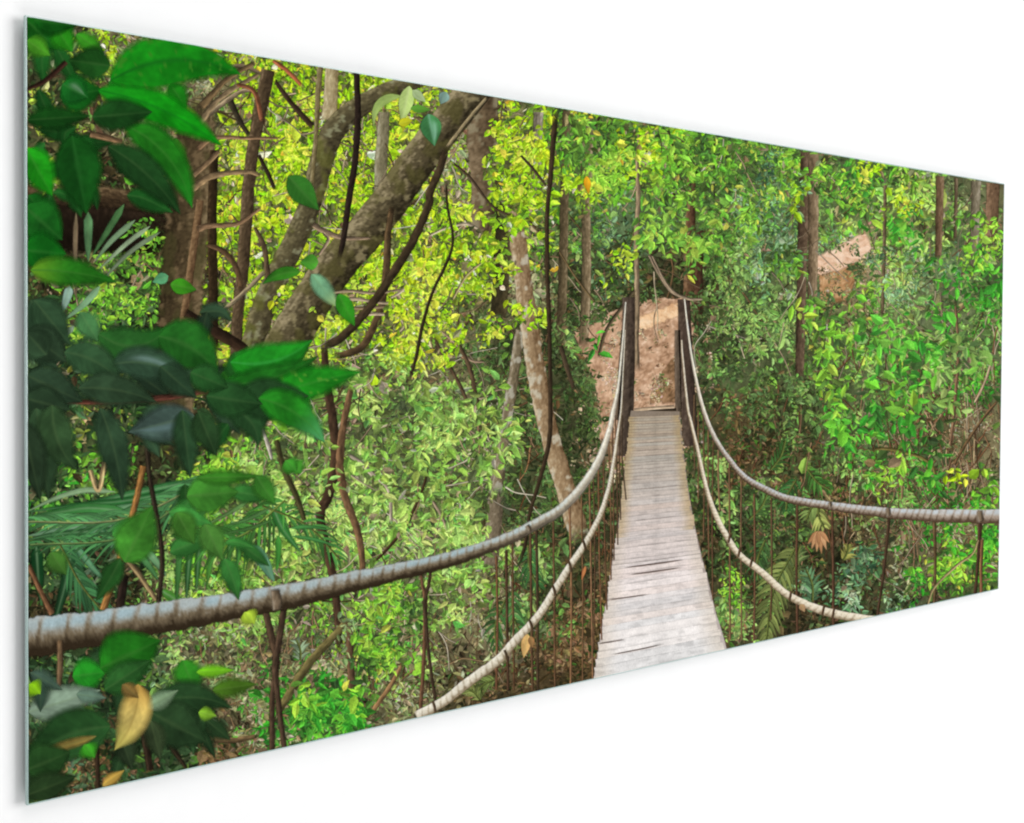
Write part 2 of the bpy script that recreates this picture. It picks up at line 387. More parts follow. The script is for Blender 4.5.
# ------------------------------------------------------------------ ground and path beyond the bridge
def poly_patch(name, outline, colf, depth, mat=INK, label=None):
    """flat printed area from a left edge and a right edge list (same length)"""
    Lp, Rp = outline; Lc = curve([(*p, 0) for p in Lp], 2)[:, :2]; n = len(Lc)
    Rc = curve([(*p, 0) for p in Rp], 2)[:, :2]
    Rc = np.column_stack([np.interp(np.linspace(0, 1, n), np.linspace(0, 1, len(Rc)), Rc[:, i]) for i in (0, 1)])
    m = max(8, int(np.abs(Rc-Lc).max()/1.8)); t = np.linspace(0, 1, m)
    V = Lc[:, None]*(1-t)[None, :, None]+Rc[:, None]*t[None, :, None]
    V = V+np.stack([(fbm(V[..., 0]/4, V[..., 1]/4, 3, 31)-.5)*6, (fbm(V[..., 0]/4, V[..., 1]/4, 3, 32)-.5)*6], -1)
    al = np.ones((n, m)); al[0] = al[-1] = 0; al[:, 0] = al[:, -1] = 0
    C = colf(V[..., 0], V[..., 1]); idx = np.arange(n*m).reshape(n, m)
    F = np.stack([idx[:-1, :-1], idx[:-1, 1:], idx[1:, 1:], idx[1:, :-1]], -1).reshape(-1, 4)
    return put(name, V.reshape(-1, 2), np.column_stack([C.reshape(-1, 3), al.ravel()]), F, depth, mat, label=label)
def litter(a, b, c):
    return lambda x, y: ramp([a, b, c], .5+1.3*(fbm(x/2.6, y/1.6, 3, 12)-.5)+.7*(fbm(x/14, y/9, 2, 14)-.5))
poly_patch('forest_floor', ([(640, 300), (602, 318), (594, 360), (600, 412)], [(690, 296), (694, 330), (690, 372), (682, 412)]), litter((138, 104, 76), (200, 160, 128), (240, 208, 178)), .31, SOFT)
poly_patch('forest_floor', ([(572, 330), (580, 352), (596, 390), (600, 440)], [(622, 314), (624, 360), (624, 400), (624, 440)]), litter((134, 100, 74), (196, 156, 124), (230, 194, 162)), .312, SOFT)
poly_patch('earth_mound', ([(676, 352), (662, 372), (652, 392), (648, 404)], [(680, 352), (680, 372), (680, 392), (680, 404)]), litter((96, 72, 48), (148, 114, 82), (184, 146, 112)), .318, SOFT)
poly_patch('footpath', ([(680, 299), (656, 309), (640, 315), (632, 321)], [(682, 314), (666, 322), (650, 329), (636, 335)]), litter((210, 162, 120), (240, 200, 156), (250, 224, 190)), .32, SOFT)
poly_patch('footpath', ([(810, 258), (832, 248), (850, 239), (866, 232)], [(812, 276), (832, 273), (854, 264), (874, 248)]), litter((196, 148, 116), (232, 194, 162), (248, 222, 198)), .32, SOFT)
poly_patch('forest_floor', ([(818, 270), (818, 285), (820, 305)], [(858, 262), (856, 280), (846, 302)]), litter((128, 90, 56), (184, 140, 96), (220, 180, 136)), .315, SOFT)

# ------------------------------------------------------------------ trees: distant trunks first
def trunk(pts, col, depth, name='tree_trunk', nt=13, rough=.25, feather=.7, label=None, step=1.4, mat=None, fade=(0, .08)):
    sh = Shape(); ribbon(sh, pts, col, depth, nt=nt, rough=rough, feather=feather, step=step, seed=len(COL.objects) % 37, fade=fade)
    return sh.build(name, mat or SOFT, label=label)
far = bark((64, 52, 36), (122, 102, 76), (168, 148, 116), -1, 3)
trunk([(590, 118, 8), (586, 200, 8), (586, 280, 9), (583, 352, 9)], bark((70, 62, 44), (128, 110, 82), (172, 154, 122), -1, 4), .33)
trunk([(566, 110, 7), (564, 200, 8), (562, 300, 9), (560, 345, 9)], bark((54, 48, 32), (100, 86, 62), (140, 124, 94), -1, 5), .33)
trunk([(538, 112, 9), (536, 170, 9)], bark((80, 74, 60), (140, 130, 112), (190, 180, 164), -1, 6), .32)
trunk([(692, 170, 8), (690, 232, 9), (688, 300, 10)], bark((54, 38, 26), (104, 76, 54), (144, 112, 82), 1, 7), .33)
trunk([(699, 230, 8), (698, 300, 9), (697, 330, 9)], bark((40, 28, 20), (78, 54, 40), (104, 76, 56), 1, 8), .325)
trunk([(805, 152, 9), (803, 220, 10), (801, 300, 9), (799, 385, 8)], bark((54, 42, 32), (98, 80, 62), (132, 110, 88), -1, 9), .33)
trunk([(813, 154, 10), (813, 220, 10), (812, 300, 9), (812, 330, 8)], bark((70, 58, 42), (132, 112, 86), (172, 150, 120), -1, 10), .335)
trunk([(940, 176, 8), (939, 220, 7), (938, 260, 6)], bark((66, 52, 36), (116, 92, 68), (150, 126, 98), -1, 11), .32)
trunk([(956, 178, 3), (955, 240, 3)], bark((60, 50, 36), (100, 84, 64), (140, 120, 96), -1, 11), .32, nt=5)
trunk([(976, 181, 9), (975, 220, 8), (974, 270, 7)], bark((80, 72, 56), (130, 120, 98), (170, 160, 140), -1, 12), .32)
trunk([(993, 183, 13), (992, 215, 12), (990, 242, 12)], bark((72, 54, 40), (124, 98, 74), (156, 126, 98), 1, 13), .322)
trunk([(885, 185, 3), (884, 250, 3), (882, 320, 3)], bark((60, 50, 36), (110, 94, 70), (150, 130, 100), 1, 14), .32, nt=5)
trunk([(480, 96, 34), (482, 140, 30), (484, 190, 26), (480, 240, 20)], bark((60, 48, 34), (112, 94, 70), (144, 124, 96), 1, 15, lichen=(150, 140, 112)), .3)
trunk([(384, 112, 11), (381, 160, 12), (379, 200, 10)], bark((90, 84, 62), (142, 134, 104), (176, 170, 142), 1, 16), .3)
trunk([(504, 200, 16), (502, 260, 16), (498, 320, 15)], bark((36, 34, 22), (66, 58, 38), (92, 82, 56), -1, 17), .3)
# pale mid-distance tree and its leaning neighbour
trunk([(512, 205, 15), (519, 250, 16), (524, 290, 17), (531, 340, 18), (540, 395, 18), (550, 437, 18), (562, 478, 19), (573, 515, 20), (582, 545, 18)],
      bark((98, 74, 50), (164, 138, 104), (208, 190, 158), 1, 18, lichen=(206, 200, 178), la=.6), .49, label='pale lichened tree trunk leaning behind the rope')
trunk([(520, 330, 9), (515, 365, 10), (508, 410, 10), (502, 450, 10), (496, 495, 10)],
      bark((78, 68, 50), (134, 120, 94), (180, 168, 144), 1, 19, lichen=(190, 186, 168), la=.56), .487)
trunk([(498, 470, 14), (494, 520, 15), (490, 570, 13)], bark((80, 70, 54), (128, 114, 92), (160, 148, 126), 1, 20), .3)
# trunks in the sunlit part
trunk([(332, 60, 13), (331, 90, 13), (329, 122, 15)], bark((120, 104, 70), (184, 168, 128), (220, 208, 172), 1, 21), .40)
trunk([(430, 74, 16), (406, 84, 17), (378, 96, 19), (352, 112, 21), (334, 130, 23), (323, 155, 23), (314, 190, 22), (303, 222, 22), (287, 256, 23), (268, 296, 23), (255, 336, 23), (246, 372, 23)],
      bark((46, 40, 28), (94, 86, 60), (142, 132, 96), 1, 22, moss=(98, 100, 44), lichen=(150, 150, 116), la=.66), .41, rough=.14, label='mossy forked tree trunk curving up to the top edge')
trunk([(322, 50, 5), (318, 90, 5), (316, 130, 4), (311, 190, 4)], bark((80, 70, 44), (128, 114, 78), (168, 154, 116), 1, 23), .43, nt=5)
big = bark((38, 33, 22), (94, 84, 60), (162, 148, 114), 1, 24, streak=10, moss=(84, 80, 42), lichen=(146, 134, 98), la=.64, sd=.52)
trunk([(480, 82, 34), (466, 100, 34), (440, 132, 35), (414, 166, 35), (392, 198, 36), (362, 236, 38), (334, 268, 38), (306, 310, 40), (286, 345, 42), (262, 392, 44)], big, .44, nt=21, rough=.1, label='thick leaning tree trunk, brown with a sunlit upper edge')
# left blurred trunk with aerial roots
trunk([(200, 84, 30), (196, 130, 36), (189, 200, 42), (184, 262, 42), (178, 330, 40), (172, 400, 42), (168, 480, 46)], bark((42, 34, 22), (84, 70, 48), (132, 114, 84), -1, 25, streak=20, moss=(70, 66, 38), lichen=(120, 100, 72), la=.6), .42, nt=21, feather=2.4, fade=(.12, .22), label='dark broad trunk in the left foreground')
trunk([(200, 200, 7), (193, 250, 7), (186, 300, 7), (180, 335, 6)], bark((70, 50, 34), (126, 98, 68), (158, 128, 92), 1, 26), .425, nt=5)
trunk([(214, 150, 8), (212, 218, 9), (213, 290, 9), (214, 356, 8)], bark((28, 22, 14), (52, 40, 26), (86, 68, 46), 1, 27), .426, nt=7)
trunk([(268, 70, 13), (262, 100, 13), (254, 140, 12), (249, 180, 12), (246, 220, 12), (243, 262, 12), (238, 310, 11), (235, 370, 11)], bark((46, 36, 26), (88, 72, 52), (130, 108, 82), 1, 28), .427, nt=9)
trunk([(24, 228, 46), (80, 226, 50), (150, 232, 40), (176, 240, 30)], bark((20, 15, 10), (34, 26, 19), (52, 40, 30), -1, 41), .416, feather=4, fade=(0, .2), name='shaded_hollow')
trunk([(24, 196, 20), (90, 196, 19), (150, 204, 17), (182, 214, 14)], bark((34, 26, 18), (74, 58, 40), (118, 98, 70), -1, 42), .418, feather=2, fade=(0, .2), name='fallen_trunk')
for p, c in (
  ([(274, 80, 3), (292, 104, 5), (314, 128, 5.5)], (62, 48, 36)),
  ([(228, 96, 6), (238, 118, 5), (249, 136, 4)], (56, 50, 38)),
  ([(258, 154, 3), (268, 174, 4), (275, 190, 3)], (50, 40, 32)),
  ([(254, 90, 3), (240, 92, 4), (222, 104, 4), (204, 118, 4)], (150, 132, 104)),
  ([(262, 74, 3), (240, 66, 4), (216, 72, 4)], (120, 104, 80)),
  ([(200, 108, 7), (226, 80, 5), (256, 62, 4)], (110, 90, 62)),
  ([(196, 128, 6), (220, 98, 5), (262, 72, 3)], (136, 116, 86)),
  ([(190, 190, 7), (212, 176, 6), (246, 172, 4), (262, 176, 3)], (140, 116, 84)),
  ([(192, 176, 5), (206, 164, 5), (220, 150, 4)], (128, 104, 76)),
  ([(196, 150, 5), (214, 138, 4), (246, 138, 3), (282, 138, 2)], (134, 106, 78)),
  ([(272, 60, 3), (286, 70, 4), (302, 86, 3)], (164, 96, 64)),
  ([(236, 84, 3), (254, 92, 4), (262, 122, 4)], (132, 84, 58)),
  ([(196, 230, 6), (208, 226, 5), (236, 224, 4), (250, 216, 3), (262, 206, 2)], (134, 106, 78)),
  ([(206, 244, 4), (224, 252, 5), (236, 268, 5), (241, 290, 5)], (96, 74, 52)),
  ([(266, 270, 4), (240, 296, 4), (222, 310, 3), (200, 318, 4), (186, 326, 4)], (150, 134, 104)),
  ([(184, 312, 8), (206, 326, 10), (230, 340, 11), (248, 352, 9)], (52, 38, 28)),
  ([(254, 226, 3), (264, 248, 5), (268, 280, 4)], (90, 74, 54)),
  ([(312, 224, 5), (326, 232, 5), (344, 238, 4), (372, 238, 2)], (132, 112, 90)),
  ([(318, 256, 2), (328, 240, 3), (322, 232, 2)], (150, 130, 108)),
  ([(356, 66, 5), (357, 90, 6), (357.5, 116, 6), (355, 160, 6), (348, 205, 6), (343, 240, 5), (338, 262, 4)], (46, 36, 30)),
  ([(487, 97, 3), (466, 122, 3), (446, 148, 3)], (150, 134, 100)),
  ([(446, 146, 6), (440, 168, 7), (430, 192, 7.5), (428, 206, 7.5), (412, 242, 8), (391, 276, 8), (376, 298, 8), (356, 323, 8), (336, 341, 8), (316, 347, 7)], (66, 54, 38)),
  ([(392, 205, 5), (388, 232, 6), (386, 268, 7), (381, 306, 7), (366, 341, 7), (352, 352, 7), (330, 357, 5)], (88, 70, 48)),
  ([(446, 180, 2), (447, 206, 2), (452, 246, 2.4), (432, 293, 2.6), (422, 326, 3), (416, 356, 3), (408, 384, 2)], (54, 44, 32)),
  ([(452, 162, 2), (470, 178, 2.4), (492, 206, 2), (512, 216, 2)], (74, 60, 46)),
  ([(520, 155, 2), (532, 168, 2.4), (546, 186, 2)], (70, 58, 46)),
  ([(600, 116, 1.5), (586, 140, 3), (572, 152, 2)], (58, 46, 38)),
  ([(556, 106, 5), (553, 140, 5), (550, 180, 4.5), (547, 212, 4), (547, 268, 4), (549, 331, 4), (550, 400, 4), (549, 440, 4), (540, 478, 3.5), (530, 512, 3), (524, 548, 3), (514, 580, 2)], (62, 50, 36)),
  ([(512, 206, 2), (530, 222, 2.5), (546, 240, 2)], (80, 64, 48)),
  ([(655, 126, 2), (640, 142, 2), (637, 160, 2)], (120, 104, 78)),
  ([(668, 128, 1.4), (676, 160, 1.8), (684, 190, 1.4)], (60, 56, 36)),
  ([(714, 138, 1.4), (714, 180, 1.8), (714, 200, 1.4)], (56, 48, 36)),
  ([(639, 128, 2), (637, 160, 3), (638, 200, 4), (636, 240, 4.4), (637, 300, 4.6), (636, 340, 5), (637, 376, 6)], (150, 130, 102)),
  ([(648, 254, 1.6), (660, 276, 2.4), (672, 292, 2.4), (688, 298, 2)], (140, 122, 100)),
  ([(558, 250, 1.4), (576, 278, 1.6), (596, 304, 1.4)], (110, 92, 62)),
  ([(598, 358, 2), (606, 330, 3), (624, 304, 3), (636, 288, 3)], (86, 76, 56)),
  ([(560, 345, 4), (566, 366, 4.5), (574, 390, 4)], (74, 62, 46)),
  ([(324, 340, 6), (326, 380, 7), (331, 410, 8), (335, 444, 9), (334, 470, 9), (328, 496, 10), (320, 514, 9), (325, 544, 9), (333, 578, 8), (337, 612, 7), (340, 660, 6)], (72, 54, 40)),
  ([(352, 384, 5), (346, 410, 6), (341, 440, 7), (340, 470, 8), (346, 500, 7), (357, 530, 7), (362, 560, 6), (361, 590, 5)], (116, 88, 62)),
  ([(428, 462, 1.5), (424, 484, 2.2), (416, 504, 2.4), (404, 528, 2.6), (388, 548, 2.6), (372, 564, 2)], (70, 52, 36)),
  ([(348, 454, 3), (362, 464, 4), (372, 474, 4), (386, 486, 3), (390, 500, 3), (391, 524, 3)], (178, 164, 142)),
  ([(432, 500, 2), (444, 522, 2.4), (452, 548, 2)], (160, 142, 116)),
  ([(262, 428, 2.4), (268, 446, 3.4), (272, 460, 2.4)], (190, 180, 164)),
  ([(348, 620, 6), (330, 640, 7), (308, 664, 8), (290, 692, 8), (276, 716, 6)], (112, 102, 62)),
  ([(348, 620, 6), (350, 656, 7), (352, 700, 7), (353, 736, 6)], (96, 74, 54)),
  ([(402, 664, 3), (390, 686, 4), (376, 706, 4), (366, 720, 3)], (150, 116, 78)),
  ([(256, 736, 4), (236, 740, 5), (212, 740, 6)], (112, 92, 62)),
  ([(690, 146, 1.2), (690, 190, 1.4)], (60, 60, 40)),
  ([(889, 330, 1.4), (892, 370, 2), (900, 410, 2), (905, 450, 1.6)], (150, 140, 96)), ([(918, 360, 1.6), (920, 400, 2.2), (917, 440, 2.4)], (112, 84, 60)), ([(955, 300, 1.6), (958, 350, 2.4), (955, 400, 2.6), (950, 450, 2.4)], (124, 96, 72)),
  ([(872, 449, 2.4), (890, 449, 3), (906, 453, 3), (922, 458, 2.6), (934, 470, 3), (937, 500, 3)], (110, 100, 56)), ([(998, 400, 2), (982, 420, 2.4), (962, 450, 2.4), (946, 480, 2)], (104, 82, 56)), ([(992, 360, 1.4), (984, 384, 2), (974, 404, 1.6)], (184, 160, 128)), ([(902, 470, 2), (902, 500, 2.4)], (140, 118, 84)),
  ([(328, 293, 2), (350, 291, 2.6), (376, 293, 2.6), (404, 289, 2)], (150, 132, 106)), ([(330, 300, 2), (356, 299, 3), (384, 303, 2.4), (412, 300, 2)], (164, 146, 120)),
  ([(336, 309, 2), (362, 308, 3), (392, 307, 2.6), (420, 311, 1.6)], (136, 116, 88)), ([(352, 316, 2), (374, 314, 2.6), (396, 316, 2.4), (404, 326, 2), (398, 334, 1.6)], (176, 158, 130)),
  ([(390, 298, 1.6), (400, 292, 2.4), (408, 284, 1.6)], (186, 168, 140)), ([(428, 236, 1.4), (446, 228, 2), (466, 224, 2.2), (480, 232, 1.8), (474, 246, 1.4)], (190, 174, 146)),
  ([(440, 330, 1.6), (458, 346, 2.2), (470, 360, 2), (486, 362, 1.5)], (150, 128, 104)), ([(424, 318, 2), (440, 350, 3), (462, 390, 3.4), (472, 420, 3)], (84, 68, 50)), ([(456, 340, 3), (470, 370, 4), (478, 410, 4)], (92, 74, 54)),
  ([(452, 300, 1.6), (466, 276, 2), (482, 262, 1.6)], (170, 156, 110)),
):
    sh = Shape(); ribbon(sh, p, stem(c, seed=len(COL.objects)), .45+len(COL.objects) % 60*.0006+(.13 if p[0][0] in (556, 446, 452, 520) else 0), nt=7, feather=.6, rough=.35, step=1.6, seed=len(COL.objects) % 31, fade=(.05, .08))
    sh.build('branch' if max(q[2] for q in p) > 3.2 else 'vine', SOFT)

# ------------------------------------------------------------------ foliage in front of the trunks
S3 = Shape()
for a in (
  (640, 366, 40, 40, 'B', 420, 3.4, .33), (664, 382, 10, 20, 'b', 60, 3.6, .335), (640, 345, 30, 5, 'b', 40, 3, .335), (836, 284, 16, 18, 'B', 120, 3.2, .33), (610, 400, 10, 40, 'B', 80, 3.2, .33),
  (604, 318, 10, 14, 'D', 60, 7, .34), (584, 372, 12, 30, 'D', 150, 7, .34), (574, 346, 8, 16, 'g', 50, 7, .34), (858, 268, 8, 10, 'g', 36, 6, .34), (834, 296, 16, 5, 'g', 40, 6, .34), (848, 246, 22, 3, 'u', 30, 5, .34), (822, 274, 6, 4, 'b', 24, 4, .34), (576, 322, 14, 5, 'D', 40, 6, .34), (706, 350, 8, 30, 'B', 60, 3.4, .335), (592, 410, 8, 20, 'D', 60, 7, .34), (648, 296, 24, 5, 'D', 70, 6, .34), (666, 380, 6, 22, 'g', 14, 5, .34), (700, 316, 8, 26, 'D', 60, 7, .34),
  (584, 346, 14, 14, 'D', 60, 7, .34), (562, 340, 12, 14, 'D', 50, 7, .34), (692, 312, 10, 14, 'D', 40, 7, .34), (500, 490, 12, 16, 'U', 50, 8, .34), (576, 535, 10, 14, 'D', 40, 8, .35), (800, 390, 10, 14, 'g', 50, 7, .34), (815, 332, 8, 14, 'g', 40, 7, .34),
  # sunlit, around and in front of the mid trunks
  (520, 180, 34, 50, 'Y', 420, 9, .50), (530, 200, 30, 56, 'Y', 150, 9, .51), (470, 250, 40, 40, 'Y', 300, 9, .50), (430, 330, 50, 46, 'Y', 380, 8.5, .50),
  (500, 300, 20, 40, 'Y', 110, 8, .50), (300, 300, 26, 30, 'Y', 120, 7, .40), (390, 360, 40, 20, 'U', 140, 7, .47),
  (535, 318, 14, 14, 'Y', 40, 8, .50), (500, 150, 14, 30, 'Y', 60, 7, .50), (600, 160, 36, 34, 'L', 240, 10, .50),
  (640, 160, 26, 34, 'Y', 170, 8, .50), (570, 200, 26, 30, 'Y', 110, 8, .50), (575, 140, 18, 26, 'M', 90, 12, .51),
  (622, 258, 14, 10, 'Y', 34, 7, .52), (612, 284, 8, 5, 'Y', 9, 8, .52), (592, 340, 5, 9, 'G', 9, 13, .52),
  (690, 170, 40, 34, 'L', 240, 9, .50), (720, 210, 50, 44, 'M', 330, 9, .50), (700, 250, 30, 18, 'M', 110, 10, .50),
  (660, 222, 24, 22, 'M', 100, 11, .50), (770, 200, 36, 50, 'F', 300, 7, .45), (770, 260, 30, 40, 'F', 240, 7, .45), (740, 300, 36, 50, 'g', 320, 6.5, .45),
  (786, 262, 16, 14, 'L', 70, 9, .5), (788, 176, 9, 22, 'L', 50, 9, .5), (794, 197, 6, 10, 'Y', 18, 10, .5),
  (838, 184, 40, 20, 'L', 130, 8, .45), (870, 165, 20, 14, 'Y', 40, 8, .45), (900, 205, 18, 14, 'Y', 50, 7, .45), (858, 172, 5, 10, 'Y', 10, 11, .5),
  # the bright bush right of the bridge
  (872, 284, 9, 20, 'L', 40, 10, .5), (856, 312, 16, 12, 'L', 50, 11, .5), (826, 320, 24, 16, 'L', 120, 12, .5), (824, 362, 8, 26, 'L', 60, 12, .5), (832, 390, 12, 30, 'L', 40, 11, .5),
  (880, 330, 30, 24, 'G', 80, 13, .5), (905, 360, 34, 30, 'G', 95, 14, .5), (930, 330, 30, 30, 'G', 100, 13, .5), (880, 380, 30, 30, 'G', 80, 12, .5),
  (900, 420, 40, 30, 'G', 80, 14, .5), (860, 420, 28, 20, 'G', 80, 12, .5), (896, 408, 10, 12, 'L', 18, 12, .52), (935, 390, 20, 40, 'g', 50, 13, .5),
  (960, 290, 40, 40, 'G', 200, 9, .5), (975, 240, 28, 30, 'L', 130, 8, .5), (985, 300, 16, 30, 'G', 60, 11, .5), (960, 350, 30, 24, 'g', 80, 13, .5),
  (890, 225, 30, 12, 'G', 50, 10, .5), (920, 232, 26, 14, 'G', 50, 10, .5), (898, 275, 34, 30, 'F', 240, 5.5, .45),
  (850, 450, 20, 20, 'G', 60, 12, .5), (890, 470, 14, 30, 'L', 40, 12, .5), (930, 470, 14, 30, 'G', 50, 12, .5), (958, 475, 10, 10, 'Y', 16, 11, .5),
  (985, 490, 14, 20, 'L', 60, 9, .5), (960, 530, 34, 30, 'G', 180, 9, .5), (950, 560, 30, 26, 'L', 120, 9, .5), (920, 585, 24, 18, 'G', 110, 8, .5), (985, 545, 14, 40, 'G', 90, 10, .5),
  (860, 570, 24, 26, 'F', 130, 8, .45), (845, 600, 20, 12, 'F', 70, 8, .45), (800, 560, 18, 20, 'D', 60, 8, .45), (808, 590, 12, 14, 'F', 40, 8, .45),
  # between deck and right ropes
  (715, 470, 14, 26, 'g', 90, 7, .4), (730, 520, 14, 30, 'g', 90, 8, .4), (735, 590, 16, 20, 'L', 90, 7, .4), (730, 620, 16, 18, 'g', 70, 8, .4),
  (740, 425, 24, 18, 'D', 60, 7, .4), (790, 420, 22, 30, 'g', 110, 7, .4), (750, 330, 30, 40, 'g', 160, 6, .46), (720, 300, 12, 40, 'D', 60, 7, .46), (755, 395, 22, 18, 'D', 70, 7, .46),
  # undergrowth left of the bridge
  (430, 420, 50, 34, 'U', 330, 8.5, .47), (390, 470, 60, 34, 'U', 300, 9, .44), (480, 440, 34, 30, 'U', 190, 9, .47), (420, 520, 60, 30, 'U', 280, 9, .44),
  (300, 470, 36, 40, 'U', 220, 9, .44), (290, 560, 40, 26, 'U', 190, 9, .44), (470, 520, 40, 26, 'U', 150, 9, .44), (390, 610, 34, 24, 'L', 220, 10, .47), (378, 650, 24, 20, 'L', 110, 10, .47),
  (505, 440, 12, 20, 'U', 60, 9, .46), (498, 405, 16, 14, 'U', 70, 8, .47), (470, 585, 30, 16, 'U', 80, 8, .44), (440, 610, 24, 18, 'U', 90, 8, .44), (340, 640, 24, 20, 'u', 90, 8, .44),
  (320, 705, 20, 18, 'G', 80, 13, .47), (350, 715, 16, 14, 'G', 60, 13, .47), (310, 690, 14, 10, 'L', 26, 11, .48), (358, 696, 8, 14, 'L', 16, 13, .48),
  (535, 560, 14, 22, 'g', 60, 10, .4), (520, 600, 14, 24, 'g', 60, 10, .4), (560, 640, 30, 30, 'b', 110, 6, .4), (580, 560, 16, 40, 'b', 60, 6, .4), (520, 660, 22, 20, 'b', 70, 6, .4),
  (575, 620, 20, 20, 'g', 30, 8, .4), (560, 500, 20, 26, 'D', 60, 8, .34), (590, 420, 16, 30, 'D', 60, 7, .34),
  (130, 290, 30, 26, 'L', 120, 8, .43), (140, 240, 16, 20, 'L', 70, 8, .43), (230, 680, 22, 16, 'u', 90, 7, .44), (220, 640, 24, 20, 'T', 70, 7, .44), (120, 475, 18, 24, 'L', 60, 8, .43),
  (45, 90, 16, 40, 'y', 60, 7, .43), (110, 42, 16, 12, 'Y', 40, 6, .43), (50, 180, 12, 14, 'y', 40, 7, .43), (80, 120, 14, 12, 'y', 26, 6, .43), (60, 385, 20, 14, 'y', 34, 7, .43), (135, 362, 20, 10, 'y', 34, 6, .43)):
    patch(S3, *a)
S3.build('sunlit_foliage', INK, kind='stuff')

# ------------------------------------------------------------------ the suspension bridge
post = bark((44, 36, 30), (84, 71, 60), (122, 106, 92), 1, 31, streak=16)
for p, c in (([(628.5, 297, 12), (628, 340, 13), (627, 380, 14), (624.5, 430, 15), (622, 456, 12)], post),
             ([(622.5, 330, 3), (620, 372, 4), (617, 420, 4)], bark((54, 44, 34), (92, 76, 60), (124, 106, 86), 1, 32)),
             ([(683.5, 299, 12), (685, 340, 13), (687, 380, 14), (689, 424, 15), (690, 446, 12)], bark((42, 33, 28), (78, 64, 54), (110, 94, 80), 1, 33, streak=16)),
             ([(677, 330, 5), (677.5, 370, 6), (678, 412, 6)], bark((64, 54, 44), (100, 86, 72), (130, 112, 94), 1, 34))):
    sh = Shape(); ribbon(sh, p, c, .56, nt=9, step=1.4, feather=.6, rough=.1); sh.build('bridge_post', SOFT)
LE = np.array([(631, 410), (629, 418), (627, 444), (622.5, 484), (618, 524), (612, 562), (607, 597), (603, 620), (594, 677), (590, 705)], float)
RE = np.array([(679, 408), (680, 414), (684, 454), (688.5, 489), (694, 522), (703, 562), (712, 597), (717, 617), (726, 647), (737, 690)], float)
xl = lambda y: np.interp(y, LE[:, 1], LE[:, 0]); xr = lambda y: np.interp(y, RE[:, 1], RE[:, 0])
sh = Shape()
ys = np.linspace(415, 700, 180); ribbon(sh, [((xl(y)+xr(y-(y-359)*.03))/2, y-4, xr(y)-xl(y)-2) for y in ys[::6]],
    lambda s, t, x, y, w, u: ramp([(136, 122, 106), (156, 142, 130), (190, 178, 172), (208, 196, 192)], .75*u+.3*fbm(x/9, y/2, 2, 3)-.1), .57, nt=9, feather=.5)
deck = sh.build('bridge_deck', SOFT, label='walkway of weathered grey cross planks')
y = 417.; i = 0
while y < 688:
    h = (2.6+(y-416)/264*6.2)*rng.uniform(.75, 1.25); k = (y-416)/264; yc = y+h/2
    sl = -(yc-359)/1380*.88
    a = xl(yc)+rng.normal(0, .7); b = xr(yc+sl*(xr(yc)-xl(yc)))-1.2+rng.normal(0, .8)
    g = rng.normal(0, 1)*(3 if k < .5 else 5); wm = rng.uniform(-4, 6)
    c0 = ramp([(170, 158, 140), (186, 176, 165), (206, 195, 189), (226, 215, 211), (231, 226, 223), (236, 232, 229)], np.array(k))+g+np.array([wm, 0, -wm*.6])
    edge = np.array([176, 148, 96]) if k < .45 else np.array([208, 194, 176])
    def grain(s, t, x, y_, w, u, c0=c0, edge=edge, i=i):
        q = .96+.12*fbm(s/16+i*7, t*1.6+i*3, 3, i)
        q = q*(1-.1*smooth(.62, .72, fbm(s/12+i*3, t*2.4+i, 2, i+9)))
        q = q*(1-.16*smooth(.45, 1, t)*smooth(.45, .75, fbm(s/14+i, t*0, 2, i+5)))*(1-.05*np.exp(-((u-.52)/.05)**2))
        c = c0*q[..., None]
        return mixc(c, edge*q[..., None], (np.maximum(1-smooth(0, .2, u), smooth(.8, 1, u))*.55)[..., None])
    gap = .05 if rng.random() < .9 else .3+.06*h
    if 561 < yc < 571: gap = 1.9
    sh = Shape(); mid = (a+b)/2; L = b-a; bow = rng.normal(0, .25)
    ribbon(sh, [(a, yc-sl*0, h-gap*.6), (mid-L/5, yc+sl*(L*.3)+bow, h-gap*.6), (mid+L/5, yc+sl*L*.7+bow, h-gap*.6), (b, yc+sl*L, h-gap*.6)], grain, .58+.0005*(i % 5), nt=5, step=1.8, feather=.45, rough=.1, seed=i)
    sh.build('plank', SOFT, deck)
    y += h; i += 1
for x0, y0, x1, y1 in ((622, 568, 688, 559), (627, 575, 684, 567), (596, 644, 626, 639), (610, 655, 664, 644), (606, 600, 650, 594)):  # shadow in the gaps between boards, painted as thin dark printed lines
    gap_shadow = Shape(); ribbon(gap_shadow, [(x0, y0, .7), ((x0+x1)/2, (y0+y1)/2+.3, 1.3 if y0 < 580 else .9), (x1, y1, .6)], stem((124, 106, 96), (150, 132, 122), y0), .583, nt=3, step=2, feather=.5, fade=(.2, .25)); gap_shadow.build('board_gap_shadow', SOFT, deck)
# end step at the far side
sh = Shape(); ribbon(sh, [(634, 410, 3), (654, 408, 3), (674, 406.5, 3)], stem((206, 178, 146), (232, 210, 180), 3), .565, nt=5, feather=.4); sh.build('step', SOFT, label='pale timber step at the far end of the bridge')
sh = Shape(); ribbon(sh, [(633, 414, 5), (654, 412, 5), (676, 410.5, 5)], stem((60, 48, 36), None, 4), .564, nt=5, feather=.4); sh.build('crossbeam', SOFT)

